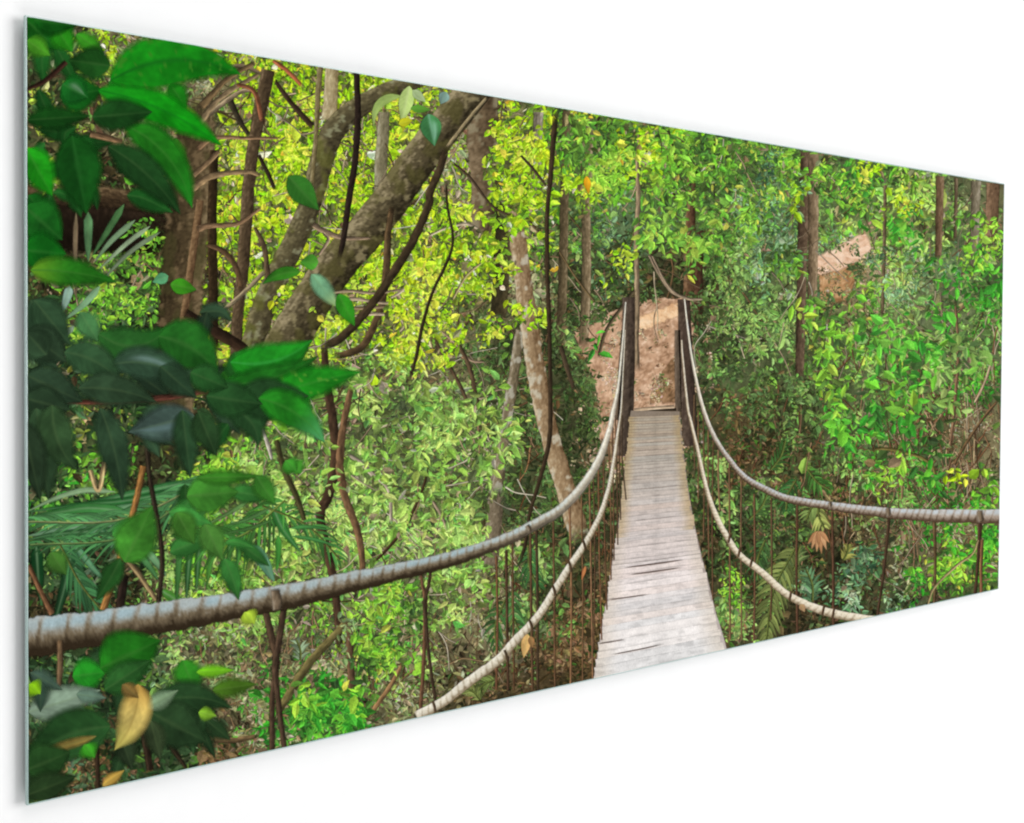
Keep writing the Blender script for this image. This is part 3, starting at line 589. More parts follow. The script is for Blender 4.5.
def rope(dark, mid, light, seed, kp=1., contrast=.5, top=-1, blue=None, far=None, sh=.42):
    def f(s, t, x, y, w, u):
        ds = np.gradient(s, axis=0); ph = np.cumsum(ds/np.maximum(w*kp, 1.6), axis=0)+.28*t+.5*(fbm(s/22, t*0+seed, 2, seed)-.5)
        ph = ph+.35*(fbm(ph*1.3, t*.4+seed, 2, seed+2)-.5); k = np.floor(ph); v = ph-k; gw = .14+.2*hsh(k, k*0, seed+3); groove = 1-smooth(.0, gw, v)*(1-smooth(1-gw*.8, 1., v)); amt = .45+.75*hsh(k, k*0+4, seed+6)
        q = .6+sh*t*top-.2*t*t+.3*(fbm(s/4, t*2+seed, 3, seed)-.5)+.34*(fbm((s-t*w*.35)/1.7, (t*w+s*.5)/2.6+seed, 2, seed+8)-.5)-contrast*groove*.6*(1-.75*smooth(-.15, .55, -t*top)*(sh > .55))
        c = ramp([dark, mid, light], q)
        if blue is not None: c = mixc(c, blue, (smooth(.05, .6, t*top)*(1-smooth(.86, 1.05, t*top)*.5)*(1-groove)*.62*amt)[..., None])
        if far is not None: c = mixc(c, np.array(far)*(.9+.24*fbm(s/3, t, 2, seed)+.14*t*top)[..., None], (smooth(.55, .9, u))[..., None]*.9)
        return c
    return f
def rope_obj(name, pts, col, depth, label, feather=.7, mat=None):
    sh = Shape(); ribbon(sh, pts, col, depth, nt=13, step=1., feather=feather, rough=.26, seed=len(pts)); return sh.build(name, mat or SOFT, label=label)
# hanger ropes
hang = []
def hanger(pts, c, d=.6, f=.5, name='hanger_rope'):
    pts = [(a, b, w*.7) for a, b, w in pts]; sh = Shape(); ribbon(sh, pts, stem(mixc(c, (112, 96, 70), .3), seed=len(hang)), d+len(hang)*.0004, nt=5, step=1.6, feather=f, rough=.3, seed=len(hang)); hang.append(sh.build(name, SOFT))
yh = lambda x: np.interp(x, [512, 537, 562, 584, 599, 609, 613, 618], [537, 524, 508, 484, 459, 430, 412, 386])
for x, yb, w, c in ((497, 690, 2.6, (112, 70, 48)), (507, 690, 3.6, (66, 44, 32)), (513, 690, 2, (90, 60, 40)), (531, 690, 3, (86, 60, 42)), (537, 690, 3.4, (58, 44, 32)), (554, 690, 2.2, (104, 72, 50)), (570, 690, 2.4, (150, 106, 74)),
                    (582, 690, 1.8, (120, 86, 58)), (590, 690, 2., (140, 100, 72)), (599, 640, 1.6, (128, 84, 58)), (604, 610, 1.6, (104, 70, 50)), (609, 580, 1.5, (120, 84, 60)), (613, 560, 1.5, (96, 66, 48)), (616, 545, 1.4, (80, 58, 44)), (620, 520, 1.4, (70, 52, 40)), (594, 650, 1.4, (90, 64, 46)), (623, 500, 1.4, (64, 50, 40))):
    y0 = 556-(x-497)*.6 if x < 512 else yh(x); y0 = max(y0, 415)
    hanger([(x-1, y0, w), (x+rng.normal(0, .8), (y0+yb)/2, w), (x+1+rng.normal(0, 1), yb, w)], c)
for x, y0, yb, w, c in ((694, 395, 470, 1.3, (100, 76, 54)), (698, 410, 500, 1.3, (120, 88, 62)), (703, 415, 540, 1.4, (104, 72, 52)), (708, 430, 560, 1.4, (126, 88, 64)), (713, 440, 600, 1.4, (96, 66, 48)), (718, 450, 510, 2, (150, 116, 84)),
                        (729, 464, 640, 2, (126, 92, 66)), (741, 480, 640, 2, (120, 90, 66)), (754, 494, 640, 2.2, (110, 74, 54)), (771, 498, 620, 2, (90, 62, 46)), (797, 505, 640, 3, (84, 54, 40)), (832, 512, 625, 3.2, (84, 54, 40)), (814, 600, 615, 2.6, (60, 44, 34))):
    hanger([(x, y0, w), (x+rng.normal(0, .6), (y0+yb)/2, w), (x+rng.normal(0, .8), yb, w)], c)
hanger([(889, 516, 4), (887, 540, 4), (883, 575, 3.6), (877, 618, 3.4)], (58, 40, 30))
hanger([(980, 520, 7), (979, 545, 5), (977, 570, 4.5), (975, 594, 4)], (56, 36, 28)); hanger([(982, 540, 4), (981, 570, 4), (981, 596, 4)], (130, 84, 58))
hanger([(934, 518, 4.5), (935, 560, 4), (934, 612, 4)], (90, 70, 46)); hanger([(926, 610, 2), (934, 588, 2.6), (956, 566, 3), (972, 554, 2.6), (978, 540, 2)], (176, 158, 110))
hanger([(264, 606, 9), (272, 640, 9), (276, 662, 8), (272, 700, 7), (272, 752, 7)], (66, 48, 38), f=1)
hanger([(284, 606, 8), (279, 640, 8), (275, 664, 8), (278, 700, 7), (284, 748, 7)], (58, 42, 34), f=1)
hanger([(420, 568, 3), (422, 584, 4), (425, 600, 6), (424, 650, 5), (420, 712, 5)], (100, 66, 48)); hanger([(431, 566, 3), (428, 586, 4), (424, 602, 4)], (50, 36, 28))
hanger([(424, 600, 5), (428, 650, 4.4), (436, 708, 4)], (52, 38, 30))
for x, y in ((554, 590), (531, 625), (584, 544), (570, 566), (506, 655), (434, 706)):
    hanger([(x-2, y-5, 3), (x, y, 3.4), (x+1, y+6, 3)], (70, 52, 38), .66, name='lashing')
for x, y in ((790, 596), (823, 610), (833, 613), (739, 552), (729, 538), (751, 562)):
    hanger([(x+1, y-5, 2.6), (x, y, 3), (x-1, y+5, 2.6)], (84, 60, 44), .66, name='lashing')
pale = ((122, 104, 86), (196, 184, 164), (236, 230, 216))
rope_obj('foot_rope', [(416, 716, 9), (441, 703, 9), (471, 680, 9), (498, 660, 8.6), (511, 645, 8), (537, 617, 7.4), (554, 591, 6.8), (569, 567, 6.2), (584, 545, 5.6), (599, 517, 4.6), (608, 490, 3.8), (613, 465, 3.2), (618, 430, 2), (621, 408, 1.3), (623, 370, .9), (625, 330, .7)], rope((142, 126, 100), (220, 210, 188), (246, 242, 226), 2, .8, .7), .64, 'pale lower rope on the left side of the bridge')
rope_obj('foot_rope', [(681, 340, 1), (682, 356, 1.4), (687, 406, 2), (690, 420, 2.3), (697, 449, 3), (707, 492, 4), (717, 519, 5.2), (729, 541, 5.4), (739, 555, 5.8), (762, 573, 6.2), (780, 589.5, 6.6), (798, 601, 7), (823, 611, 8), (850, 617, 8), (880, 621, 8)], rope((142, 124, 98), (222, 208, 182), (248, 240, 220), 3, .8, .6), .64, 'pale lower rope on the right side of the bridge')
rope_obj('handrail_rope', [(14, 640, 39), (60, 633, 36), (110, 626, 33), (165, 617, 30), (215, 609, 27.5), (262, 601, 25), (300, 594, 23), (345, 583.5, 20), (390, 573.5, 17), (440, 562, 14.5), (470, 553, 13), (500, 542, 11.5), (518, 534, 10.5), (540, 522, 9.6), (562, 508, 8.6), (584, 484, 7.4), (599, 459, 6), (609, 430, 3.8), (613, 411, 3.2), (618, 386, 1.7), (622, 346, 1.1), (625.5, 302, .8)],
         rope((50, 40, 28), (118, 104, 82), (182, 184, 178), 4, .7, .46, blue=(160, 190, 200), far=(236, 228, 208), sh=.72), .7, 'thick twisted grey handrail rope sweeping from the left edge', 1.3)
rope_obj('handrail_rope', [(1008, 517, 14), (978, 516.5, 13.4), (928, 515.5, 11.4), (893, 513.5, 10), (868, 511, 9.2), (830, 506, 8.2), (788, 499, 7), (762, 488, 6.2), (744, 477, 5.4), (729, 460, 4.8), (714, 437, 4), (702, 406, 3), (692, 361, 1.7), (687, 326, 1.1), (684, 299, .8)],
         rope((84, 66, 50), (164, 148, 132), (214, 208, 200), 5, .6, .6, blue=(190, 204, 214), far=(240, 230, 208), sh=.5, top=1), .7, 'twisted grey handrail rope curving to the right edge')
sh = Shape(); ribbon(sh, [(652, 256, 1.2), (664, 280, 1.8), (676, 294, 2.2), (690, 299, 2.4), (702, 299, 2)], stem((150, 132, 108)), .6, nt=5, feather=.4); sh.build('rope_end', SOFT)
for x, y in ((888, 512), (980, 516), (830, 505), (529, 529), (276, 599)):
    k = np.interp(x, [276, 529, 830, 980], [13, 5, 4.6, 7.4]); sl = .12 if x > 700 else (-.15 if x < 500 else -.8)
    sh = Shape(); ribbon(sh, [(x+sl*k*.4-1, y-k*.85, k*.6), (x, y, k*.7), (x+1, y+k*.9, k*.6)], stem((128, 110, 88), (186, 176, 158), int(x)), .705, nt=7, feather=1.4, rough=.4, fade=(.15, .1)); sh.build('knot', SOFT)

# ------------------------------------------------------------------ palms and ferns
def frond(base, tip, n, l0, w, c, depth, bend=.1, droop=.6, name='palm_frond', seed=0, mat=None, rach=(90, 100, 50), spread=1.):
    sh = Shape(); b = np.array(base, float); t = np.array(tip, float); d = t-b; nn = np.array([-d[1], d[0]])
    mids = [b, (b+t)/2+nn*bend, t]; R = curve([(*m, 1.6) for m in mids], 2)
    for j in range(n):
        u = (j+.5)/n; p = R[int(u*(len(R)-1))][:2]; q = R[min(int(u*(len(R)-1))+1, len(R)-1)][:2]-R[max(int(u*(len(R)-1))-1, 0)][:2]
        a = math.atan2(q[1], q[0]); l = l0*(math.sin(math.pi*(.15+.8*u))**.7)
        for s in (-1, 1):
            aa = a+s*spread*rng.uniform(.75, 1.05)*(1-.4*u); e = p+np.array([math.cos(aa), math.sin(aa)])*l; m = (p+e)/2-np.array([0, l*.06]); e[1] += l*droop*.2
            ribbon(sh, [(*p, w), (*m, w), (*e, w*.6)], leafcol(np.array(c)*rng.uniform(.65, 1.25), seed=j+seed, vein=0), depth+rng.random()*.02, nt=3, step=2.5, feather=.4, wf=blade)
    ribbon(sh, [(*m, 1.8) for m in mids], stem(rach), depth+.021, nt=3, step=2.5, feather=.3)
    return sh.build(name, mat or SOFT)
frond((795, 548), (766, 640), 20, 26, 3, (112, 122, 66), .52, .08)
frond((770, 600), (800, 545), 14, 22, 2.4, (96, 112, 66), .51, .1)
frond((812, 602), (806, 570), 8, 18, 2.6, (90, 128, 90), .51)
frond((818, 503), (824, 528), 8, 16, 2.4, (150, 156, 84), .51); frond((820, 500), (806, 520), 7, 16, 2.2, (110, 130, 70), .51)
frond((843, 560), (848, 545), 6, 12, 2.4, (140, 136, 70), .51)
frond((796, 480), (786, 510), 8, 18, 2.4, (50, 92, 46), .5); frond((808, 470), (830, 490), 8, 16, 2.4, (70, 120, 50), .5)
frond((748, 520), (768, 490), 9, 16, 2.4, (76, 110, 56), .5); frond((765, 540), (758, 580), 9, 18, 2.2, (58, 90, 48), .5)
frond((770, 470), (785, 440), 8, 16, 2.2, (56, 96, 44), .5)
frond((528, 545), (540, 590), 9, 18, 3, (60, 108, 56), .5); frond((512, 590), (524, 640), 9, 18, 3, (66, 110, 58), .5); frond((505, 600), (496, 650), 8, 18, 3, (54, 90, 46), .5)
frond((300, 660), (296, 640), 7, 14, 2.4, (130, 150, 120), .5); frond((480, 700), (466, 688), 8, 14, 2, (120, 130, 70), .5); frond((494, 680), (478, 690), 7, 14, 2, (100, 116, 60), .5)
# big blurred palm at the left
for k, (p, w, c) in enumerate((
  ([(210, 478), (160, 488), (100, 502), (26, 530)], 7, (56, 110, 60)), ([(205, 484), (150, 498), (90, 520), (26, 545)], 8, (84, 128, 88)), ([(190, 488), (130, 500), (80, 505), (26, 512)], 6, (40, 96, 46)),
  ([(130, 512), (90, 508), (60, 512), (26, 518)], 9, (58, 116, 58)), ([(120, 524), (90, 524), (60, 530), (26, 536)], 7, (106, 146, 112)), ([(122, 530), (80, 532), (50, 535), (26, 540)], 6, (46, 92, 50)),
  ([(116, 492), (86, 490), (56, 498), (26, 512)], 4, (130, 160, 120)), ([(62, 535), (78, 550), (96, 572), (108, 582)], 6, (84, 136, 96)), ([(64, 540), (76, 570), (86, 600), (92, 628)], 13, (52, 96, 60)),
  ([(72, 545), (66, 580), (58, 610), (52, 630)], 10, (30, 64, 36)), ([(36, 545), (38, 575), (40, 600)], 12, (22, 60, 30)), ([(112, 520), (120, 535), (110, 548)], 7, (76, 126, 90)), ([(88, 538), (100, 530), (112, 545)], 6, (60, 110, 70)),
  ([(146, 550), (156, 562), (166, 576)], 6, (110, 160, 110)), ([(140, 555), (150, 568), (158, 580)], 5, (70, 120, 70)), ([(160, 590), (180, 602), (200, 612)], 8, (64, 118, 44)),
  ([(200, 540), (198, 560), (196, 590)], 6, (50, 100, 44)), ([(190, 545), (188, 570), (186, 600)], 6, (40, 84, 40)), ([(180, 545), (178, 570), (176, 605)], 5, (56, 104, 50)), ([(212, 530), (210, 560), (206, 590)], 5, (66, 116, 46)),
  ([(232, 520), (230, 545), (228, 572)], 6, (58, 108, 48)), ([(244, 520), (240, 545), (236, 566)], 8, (44, 92, 44)), ([(272, 505), (282, 528), (300, 552)], 8, (46, 104, 46)), ([(278, 535), (278, 555), (276, 572)], 5, (60, 130, 50)),
  ([(205, 500), (190, 512), (172, 524)], 3, (90, 130, 90)), ([(210, 506), (196, 518), (178, 532)], 3, (80, 120, 80)), ([(270, 508), (250, 518), (226, 526)], 3, (70, 110, 60)), ([(272, 520), (250, 528), (222, 534)], 3, (60, 100, 50)),
  ([(250, 500), (230, 512), (200, 528)], 3, (84, 120, 66)), ([(290, 528), (310, 527), (330, 530)], 3, (60, 120, 60)), ([(292, 536), (316, 540), (336, 546)], 3, (60, 120, 60)),
  ([(250, 545), (262, 560), (274, 582)], 12, (92, 140, 108)))):
    sh = Shape(); ribbon(sh, [(*q, w) for q in p], leafcol(c, seed=k+200, vein=0, mid=(130, 160, 120) if w > 5 else None), .625+k*.002, nt=7, step=2, feather=1.6, wf=blade); sh.build('palm_blade', BLUR)
frond((214, 478), (24, 522), 26, 46, 2.6, (74, 132, 78), .655, -.1, .5, spread=.45, seed=11, mat=BLUR, rach=(120, 130, 84))
frond((206, 486), (30, 545), 22, 40, 2.6, (60, 112, 64), .652, -.12, .8, spread=.5, seed=12, mat=BLUR, rach=(96, 120, 70))
frond((285, 500), (176, 540), 20, 40, 3, (62, 122, 50), .656, -.16, 1.2, spread=.9, seed=13, mat=BLUR, rach=(110, 130, 60))
frond((262, 506), (340, 560), 12, 30, 2.4, (66, 128, 58), .654, -.1, .6, spread=.8, seed=14, mat=BLUR)
frond((60, 545), (110, 620), 12, 34, 3.2, (52, 100, 60), .651, .05, .4, spread=.6, seed=15, mat=BLUR)
fill = Shape()
for n_, x0, x1, y0, y1, cc in ((15, 28, 230, 310, 430, (44, 66, 46)), (10, 200, 290, 360, 430, (34, 84, 36)), (18, 28, 150, 30, 200, (28, 78, 30)), (9, 30, 220, 670, 770, (40, 66, 38)), (10, 110, 260, 480, 570, (52, 112, 48))):
    for q_ in range(n_):
        x = rng.uniform(x0, x1); y = rng.uniform(y0, y1); a = rng.uniform(-.6, 2.2); l = rng.uniform(26, 52)
        e = (x+l*math.cos(a), y+l*math.sin(a)); bw = rng.normal(0, 5); w_ = l*rng.uniform(.26, .42)
        ribbon(fill, [(x, y, w_), ((x+e[0])/2+bw, (y+e[1])/2-abs(bw), w_), (*e, w_)], leafcol(np.array(cc)*rng.uniform(.6, 1.25), seed=q_+400, vein=.02), .74+rng.random()*.1, nt=9, step=2, feather=4.2, wf=lens)
fill.build('shaded_leaves', BLUR, kind='stuff')
# grassy upright blades behind the left leaves
for k, (p, w, c) in enumerate((([(88, 212), (88, 240), (88, 262)], 8, (78, 116, 76)), ([(124, 204), (108, 230), (92, 256)], 6, (66, 106, 62)), ([(135, 220), (112, 240), (94, 262)], 5, (116, 146, 110)), ([(150, 226), (126, 244), (98, 270)], 4, (136, 156, 124)), ([(160, 232), (130, 252), (100, 282)], 4, (110, 126, 100)),
  ([(76, 212), (75, 250), (76, 300)], 4, (110, 92, 72)), ([(70, 286), (66, 300), (62, 312)], 8, (136, 166, 150)), ([(100, 286), (84, 304), (64, 320)], 6, (120, 160, 120)), ([(74, 326), (66, 334), (60, 342)], 5, (130, 150, 130)))):
    sh = Shape(); ribbon(sh, [(*q, w) for q in p], leafcol(c, seed=k+300, vein=0), .715+k*.002, nt=5, step=2, feather=.9, wf=blade); sh.build('grass_blade', SOFT)

# ------------------------------------------------------------------ large foreground leaves
F_ = dict(mat=BLUR, feather=5.4)
def A(b, t, w, c, **k):
    if max(c) < 100 and b[1] > 290: c = tuple(mixc(c, (66, 74, 56), .3))
    elif c[1] > 100 and c[0] < 70: c = (c[0]+6, c[1]*.93, c[2]*.86)
    if b[1] > 640: k = {'feather': 6.2, **k}
    return leaf(b, t, w*1.08, c, **{**F_, **k})
# top-left cluster
A((24, 18), (58, 50), 26, (24, 92, 24)); A((26, 40), (50, 56), 14, (62, 150, 40)); A((56, 28), (72, 52), 18, (34, 140, 30)); A((76, 34), (104, 54), 12, (44, 136, 34)); A((34, 20), (74, 26), 20, (20, 84, 22))
A((27, 120), (90, 116), 18, (22, 66, 22)); A((60, 96), (102, 90), 30, (22, 92, 26)); A((62, 84), (88, 98), 24, (26, 100, 34), sheen=(120, 150, 120))
A((110, 66), (68, 60), 27, (28, 72, 26)); A((170, 84), (186, 108), 16, (22, 122, 28)); A((108, 82), (146, 92), 12, (26, 90, 24)); A((176, 138), (190, 168), 12, (44, 116, 34), bend=.2)
A((124, 124), (192, 208), 26, (26, 116, 30), bend=-.12, tip=(36, 130, 34)); A((108, 146), (180, 214), 26, (28, 62, 28), bend=-.06)
A((98, 90), (222, 146), 27, (16, 150, 26), bend=-.06, base=(30, 140, 30), mid=(20, 110, 26)); A((92, 117), (152, 112), 26, (26, 66, 26))
A((110, 80), (240, 74), 45, (18, 134, 28), mid=(22, 92, 26), spots=(60, 128, 36), bend=-.13, label='largest bright green leaf near the top left corner')
A((72, 136), (86, 214), 40, (22, 74, 24), mid=(40, 100, 40)); A((26, 148), (52, 196), 26, (24, 142, 28)); A((28, 195), (44, 215), 18, (20, 80, 24))
A((24, 206), (62, 240), 36, (26, 90, 28)); A((22, 250), (66, 254), 32, (20, 94, 24)); A((30, 270), (116, 282), 22, (30, 112, 30), base=(110, 160, 40), bend=-.04)
# dark middle cluster
A((30, 300), (62, 352), 40, (34, 62, 40)); A((34, 300), (70, 345), 26, (40, 74, 46)); A((26, 330), (66, 362), 30, (32, 56, 36)); A((80, 312), (98, 342), 18, (70, 120, 70))
A((98, 334), (170, 326), 30, (28, 92, 28), bend=.22, tip=(36, 100, 34)); A((158, 336), (217, 372), 42, (20, 98, 20), bend=-.1); A((112, 364), (190, 384), 26, (44, 78, 56), sheen=(120, 146, 140), bend=-.12)
A((64, 352), (120, 382), 28, (38, 76, 44), bend=-.1); A((78, 388), (156, 402), 26, (34, 60, 38), bend=-.06); A((26, 375), (82, 402), 32, (30, 54, 36)); A((46, 355), (24, 330), 24, (38, 66, 42))
A((24, 398), (70, 410), 28, (28, 52, 32)); A((160, 366), (196, 398), 22, (26, 54, 34)); A((36, 408), (48, 498), 34, (34, 62, 36)); A((52, 405), (76, 470), 30, (40, 72, 38), bend=.1); A((22, 420), (40, 500), 26, (26, 46, 28))
A((100, 408), (122, 500), 26, (34, 62, 40), bend=-.04); A((194, 416), (128, 432), 28, (66, 90, 86), sheen=(96, 120, 120)); A((182, 410), (190, 478), 20, (30, 66, 36)); A((198, 412), (216, 456), 22, (28, 62, 28)); A((226, 408), (258, 446), 24, (26, 68, 30), bend=-.2)
A((222, 372), (248, 398), 34, (28, 108, 28)); A((234, 352), (252, 385), 30, (22, 96, 24)); A((232, 386), (238, 412), 26, (30, 90, 26), sheen=(150, 190, 150))
A((230, 362), (312, 340), 31, (28, 148, 40), bend=.12, mid=(60, 160, 70)); A((222, 384), (318, 356), 20, (24, 104, 32), bend=.08); A((268, 396), (360, 372), 26, (26, 136, 34), bend=-.02, spots=(90, 150, 50)); A((236, 400), (308, 396), 34, (24, 66, 28)); A((258, 398), (324, 442), 28, (28, 122, 34), tip=(90, 170, 110), bend=-.1)
A((206, 396), (262, 404), 30, (24, 72, 28)); A((190, 372), (228, 388), 22, (22, 76, 26))
# leaves hanging before the sunlit trunks
A((300, 272), (262, 284), 11, (46, 128, 38), bend=.1, feather=1); A((311, 274), (338, 308), 13, (112, 162, 122), feather=3.2, tip=(170, 190, 120)); A((338, 294), (354, 326), 15, (42, 142, 36), feather=1); A((318, 262), (300, 262), 14, (70, 140, 44), feather=1); A((168, 276), (152, 282), 10, (90, 160, 110), feather=1); A((170, 284), (196, 290), 14, (54, 148, 36), feather=1)
A((288, 176), (318, 210), 22, (42, 112, 42), feather=1.2); A((428, 114), (434, 146), 19, (58, 132, 82), mid=(130, 180, 150), feather=.8, sheen=(150, 200, 170)); A((409, 86), (401, 123), 13, (176, 200, 118), feather=.7, mid=(200, 216, 150)); A((400, 96), (373, 126), 8, (152, 176, 96), bend=.25, feather=.6); A((412, 90), (425, 102), 8, (160, 180, 130), feather=.6); A((410, 108), (430, 110), 7, (90, 150, 50), feather=.6); A((398, 124), (412, 120), 8, (210, 210, 40), feather=.6)
A((586, 176), (588, 194), 6, (226, 160, 30), feather=.6); A((446, 92), (440, 104), 10, (120, 150, 140), feather=.7)
# below the rope
A((72, 676), (106, 672), 24, (30, 140, 40)); A((100, 668), (160, 640), 44, (26, 108, 30)); A((104, 690), (150, 660), 22, (30, 90, 30)); A((182, 660), (196, 694), 22, (40, 130, 38)); A((28, 712), (100, 690), 22, (120, 140, 120), tip=(140, 160, 140)); A((30, 672), (62, 690), 11, (64, 92, 80)); A((40, 680), (40, 712), 11, (44, 70, 58)); A((76, 694), (106, 698), 10, (96, 122, 104))
A((150, 706), (232, 708), 26, (26, 62, 28), bend=-.12); A((150, 712), (206, 742), 40, (28, 58, 28)); A((206, 720), (230, 740), 14, (24, 52, 24)); A((146, 708), (178, 690), 10, (124, 150, 116)); A((110, 726), (26, 760), 42, (26, 74, 28), bend=.08); A((96, 736), (28, 756), 6, (120, 104, 52)); A((26, 770), (70, 752), 34, (22, 62, 20)); A((24, 796), (76, 776), 24, (22, 46, 18))
A((196, 672), (234, 670), 8, (112, 186, 34)); A((28, 684), (40, 694), 12, (140, 200, 30)); A((244, 612), (254, 624), 12, (170, 200, 60)); A((198, 712), (216, 716), 8, (130, 180, 50)); A((84, 744), (94, 758), 12, (50, 150, 40)); A((212, 690), (256, 684), 14, (60, 110, 34)); A((150, 720), (160, 760), 14, (44, 60, 34)); A((120, 735), (132, 770), 16, (30, 46, 26))
A((138, 684), (114, 750), 22, (206, 182, 102), bend=-.1, name='dead_leaf', label='yellowed dead leaf hanging below the thick rope', base=(190, 146, 70), mid=(160, 136, 70), tip=(176, 170, 84)); A((122, 684), (138, 698), 9, (112, 90, 48), name='dead_leaf'); A((102, 786), (124, 770), 7, (176, 142, 66), name='dead_leaf')
A((124, 562), (152, 506), 34, (54, 132, 48)); A((186, 496), (238, 492), 32, (50, 122, 46), feather=5); A((196, 478), (262, 476), 10, (48, 124, 40)); A((256, 476), (274, 504), 17, (50, 124, 46), feather=5); A((176, 512), (194, 544), 20, (54, 118, 46), feather=5); A((204, 524), (222, 560), 20, (60, 122, 54), feather=5); A((50, 552), (66, 575), 16, (54, 110, 46)); A((292, 462), (300, 474), 14, (60, 150, 50)); A((285, 460), (296, 472), 12, (54, 146, 50))
for p, c in (([(26, 400, 3), (100, 402, 4), (160, 398, 5), (206, 390, 6)], (84, 50, 40)), ([(196, 380, 5), (206, 386, 12), (216, 394, 5)], (92, 54, 38)), ([(143, 466, 5), (136, 500, 5), (122, 552, 5.5), (103, 610, 6)], (152, 108, 60)), ([(147, 448, 4), (150, 480, 4), (157, 520, 4), (162, 560, 4), (158, 608, 4)], (52, 44, 34)), ([(127, 560, 4), (140, 576, 4), (156, 600, 4)], (150, 128, 90)), ([(28, 565, 4), (40, 590, 4), (52, 614, 5)], (118, 84, 58)), ([(124, 575, 8), (121, 600, 8), (119, 612, 8)], (44, 34, 28)),
             ([(90, 470, 3), (98, 490, 4), (104, 462, 3)], (190, 164, 116)), ([(26, 90, 3), (46, 80, 4), (66, 62, 4)], (56, 36, 28)), ([(27, 124, 4), (60, 122, 4), (90, 120, 3)], (70, 70, 44)), ([(90, 134, 5), (108, 138, 5), (122, 142, 4)], (118, 92, 66)), ([(96, 740, 4), (97, 764, 4), (98, 788, 4)], (54, 42, 30)), ([(60, 640, 5), (60, 668, 5), (58, 690, 4)], (110, 88, 64)), ([(128, 760, 5), (134, 730, 6), (140, 700, 5)], (44, 40, 28)), ([(146, 700, 5), (144, 730, 6), (150, 770, 6)], (52, 40, 30)), ([(160, 730, 3), (172, 748, 4), (186, 768, 3)], (50, 42, 30)), ([(276, 440, 4), (284, 470, 5), (296, 496, 5), (304, 520, 4)], (70, 66, 40))):
    sh = Shape(); ribbon(sh, p, stem(c, seed=len(COL.objects)), .69 if 595 < p[-1][1] < 618 else .88, nt=5, feather=1.3, step=2); sh.build('leaf_stem', BLUR)
# dried hanging leaves by the ropes
for b, t, w, c in (((817, 531), (807, 544), 4, (176, 124, 84)), ((817, 531), (811, 549), 4, (196, 144, 102)), ((818, 531), (816, 552), 4.5, (206, 152, 108)), ((819, 531), (821, 554), 4.5, (190, 136, 94)), ((820, 531), (826, 550), 4.5, (204, 154, 112)), ((820, 531), (829, 543), 4, (180, 128, 90)), ((818, 531), (818, 546), 4, (166, 116, 80)), ((527, 634), (523, 658), 9, (200, 160, 100)), ((530, 636), (532, 648), 6, (150, 110, 70)), ((585, 566), (581, 580), 3, (190, 116, 72)), ((800, 604), (804, 612), 6, (190, 150, 110))):
    leaf(b, t, w, c, depth=.66, name='dead_leaf', feather=.6)

# ------------------------------------------------------------------ the glass pane and what holds it
def box(name, x0, x1, y0, y1, z0, z1, mats, parent, bev=.0003):
    import bmesh
    bm = bmesh.new(); bmesh.ops.create_cube(bm, size=1)
    for v in bm.verts: v.co = ((x0+x1)/2+v.co.x*(x1-x0), (y0+y1)/2+v.co.y*(y1-y0), (z0+z1)/2+v.co.z*(z1-z0))
    bmesh.ops.bevel(bm, geom=bm.edges[:], offset=bev, segments=2, affect='EDGES')
    me = bpy.data.meshes.new(name); bm.to_mesh(me); bm.free()
    for m in mats: me.materials.append(m)
    return link(bpy.data.objects.new(name, me), parent)
edge = plain('polished_glass_edge', (.46, .60, .57), .15, .5)
box('glass_pane', -PW/2-.0006, PW/2+.0006, 0, GLASS, -PH/2-.0006, PH/2+.0006, [edge], picture)['label'] = 'thin glass pane with a pale green polished edge'
hold = plain('wall_spacer_plastic', (.5, .5, .5))
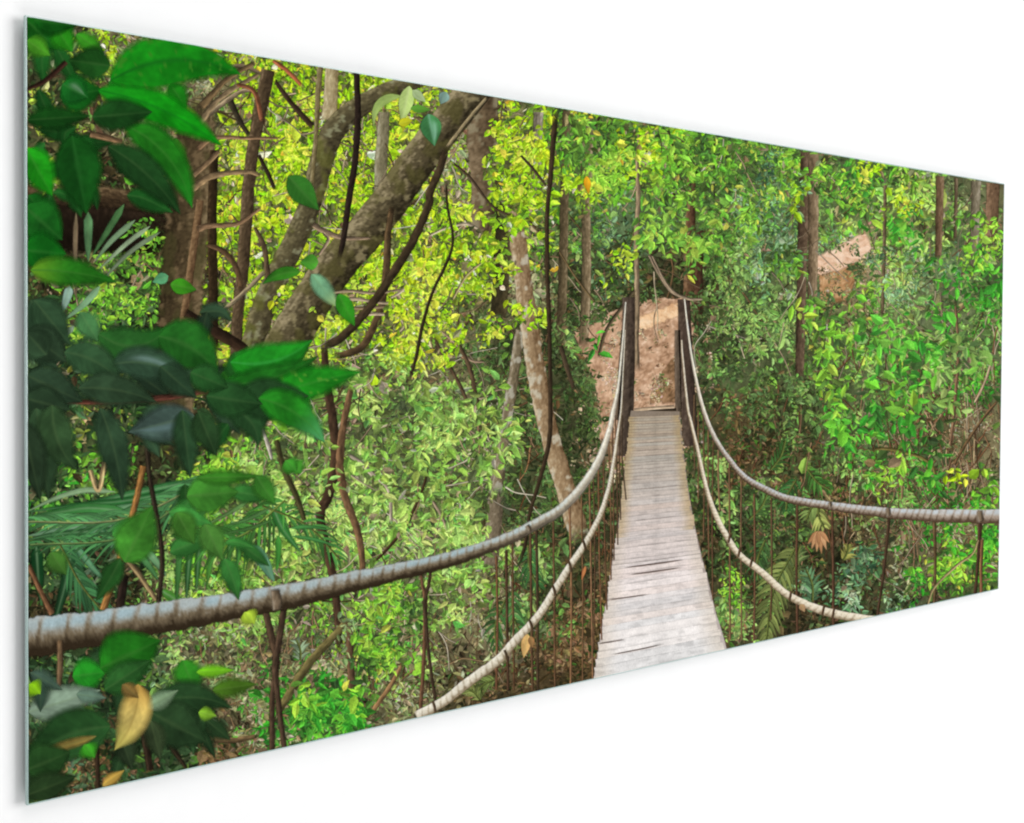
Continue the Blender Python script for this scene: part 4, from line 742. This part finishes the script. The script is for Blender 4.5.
for sx in (-1, 1):
    for sz in (-1, 1):
        cx, cz = sx*(PW/2-.12), sz*(PH/2-.1)
        box('wall_spacer', cx-.02, cx+.02, GLASS, GLASS+GAP, cz-.02, cz+.02, [hold], picture, .001)

wm = plain('white_wall_paint', (.955, .955, .955), .8, .0)
me = bpy.data.meshes.new('wall'); yb = GLASS+GAP
me.from_pydata([(-5, yb, -3), (5, yb, -3), (5, yb, 3), (-5, yb, 3)], [], [(0, 1, 2, 3)]); me.materials.append(wm)
wall = link(bpy.data.objects.new('wall', me)); wall['kind'] = 'structure'

# ------------------------------------------------------------------ studio light and camera
w = bpy.data.worlds.new('World'); S.world = w; w.use_nodes = True
bg = w.node_tree.nodes['Background']; bg.inputs[0].default_value = (1, 1, 1, 1); bg.inputs[1].default_value = .32
for at, power in (((4.6, -7.2, 1.0), 465), ((0, -5, 6.5), 200), ((0, -5, -6.5), 180)):
    ld = bpy.data.lights.new('softbox', 'AREA'); ld.shape = 'RECTANGLE'; ld.size = 6; ld.size_y = 5; ld.energy = power
    lo = link(bpy.data.objects.new('softbox', ld)); lo.location = at; lo.rotation_euler = (-Vector(at)).to_track_quat('-Z', 'Y').to_euler()
cd = bpy.data.cameras.new('Camera'); cam = link(bpy.data.objects.new('Camera', cd)); cd.lens = 50; cd.sensor_width = 36
cd.clip_start = .05; cd.clip_end = 100; cd.sensor_fit = 'HORIZONTAL'
yaw, pit, rol = .753869387, -.0247862255, .00629239965
cd.shift_y = -25.7383/1024
from mathutils import Matrix, Vector
fw = Vector((math.sin(yaw)*math.cos(pit), math.cos(yaw)*math.cos(pit), math.sin(pit))); r = Vector((math.cos(yaw), -math.sin(yaw), 0)); u = r.cross(fw)
r2 = r*math.cos(rol)+u*math.sin(rol); u2 = -r*math.sin(rol)+u*math.cos(rol)
M = Matrix((r2, u2, -fw)).transposed().to_4x4(); M.translation = (-1.01734672, -.866505581, .0415207); cam.matrix_world = M
S.camera = cam
S.view_settings.view_transform = 'Standard'; S.view_settings.look = 'None'; S.view_settings.exposure = 0; S.view_settings.gamma = 1
S.cycles.filter_width = 2.15; S.cycles.transparent_max_bounces = 64; S.cycles.max_bounces = 3; S.cycles.diffuse_bounces = 2
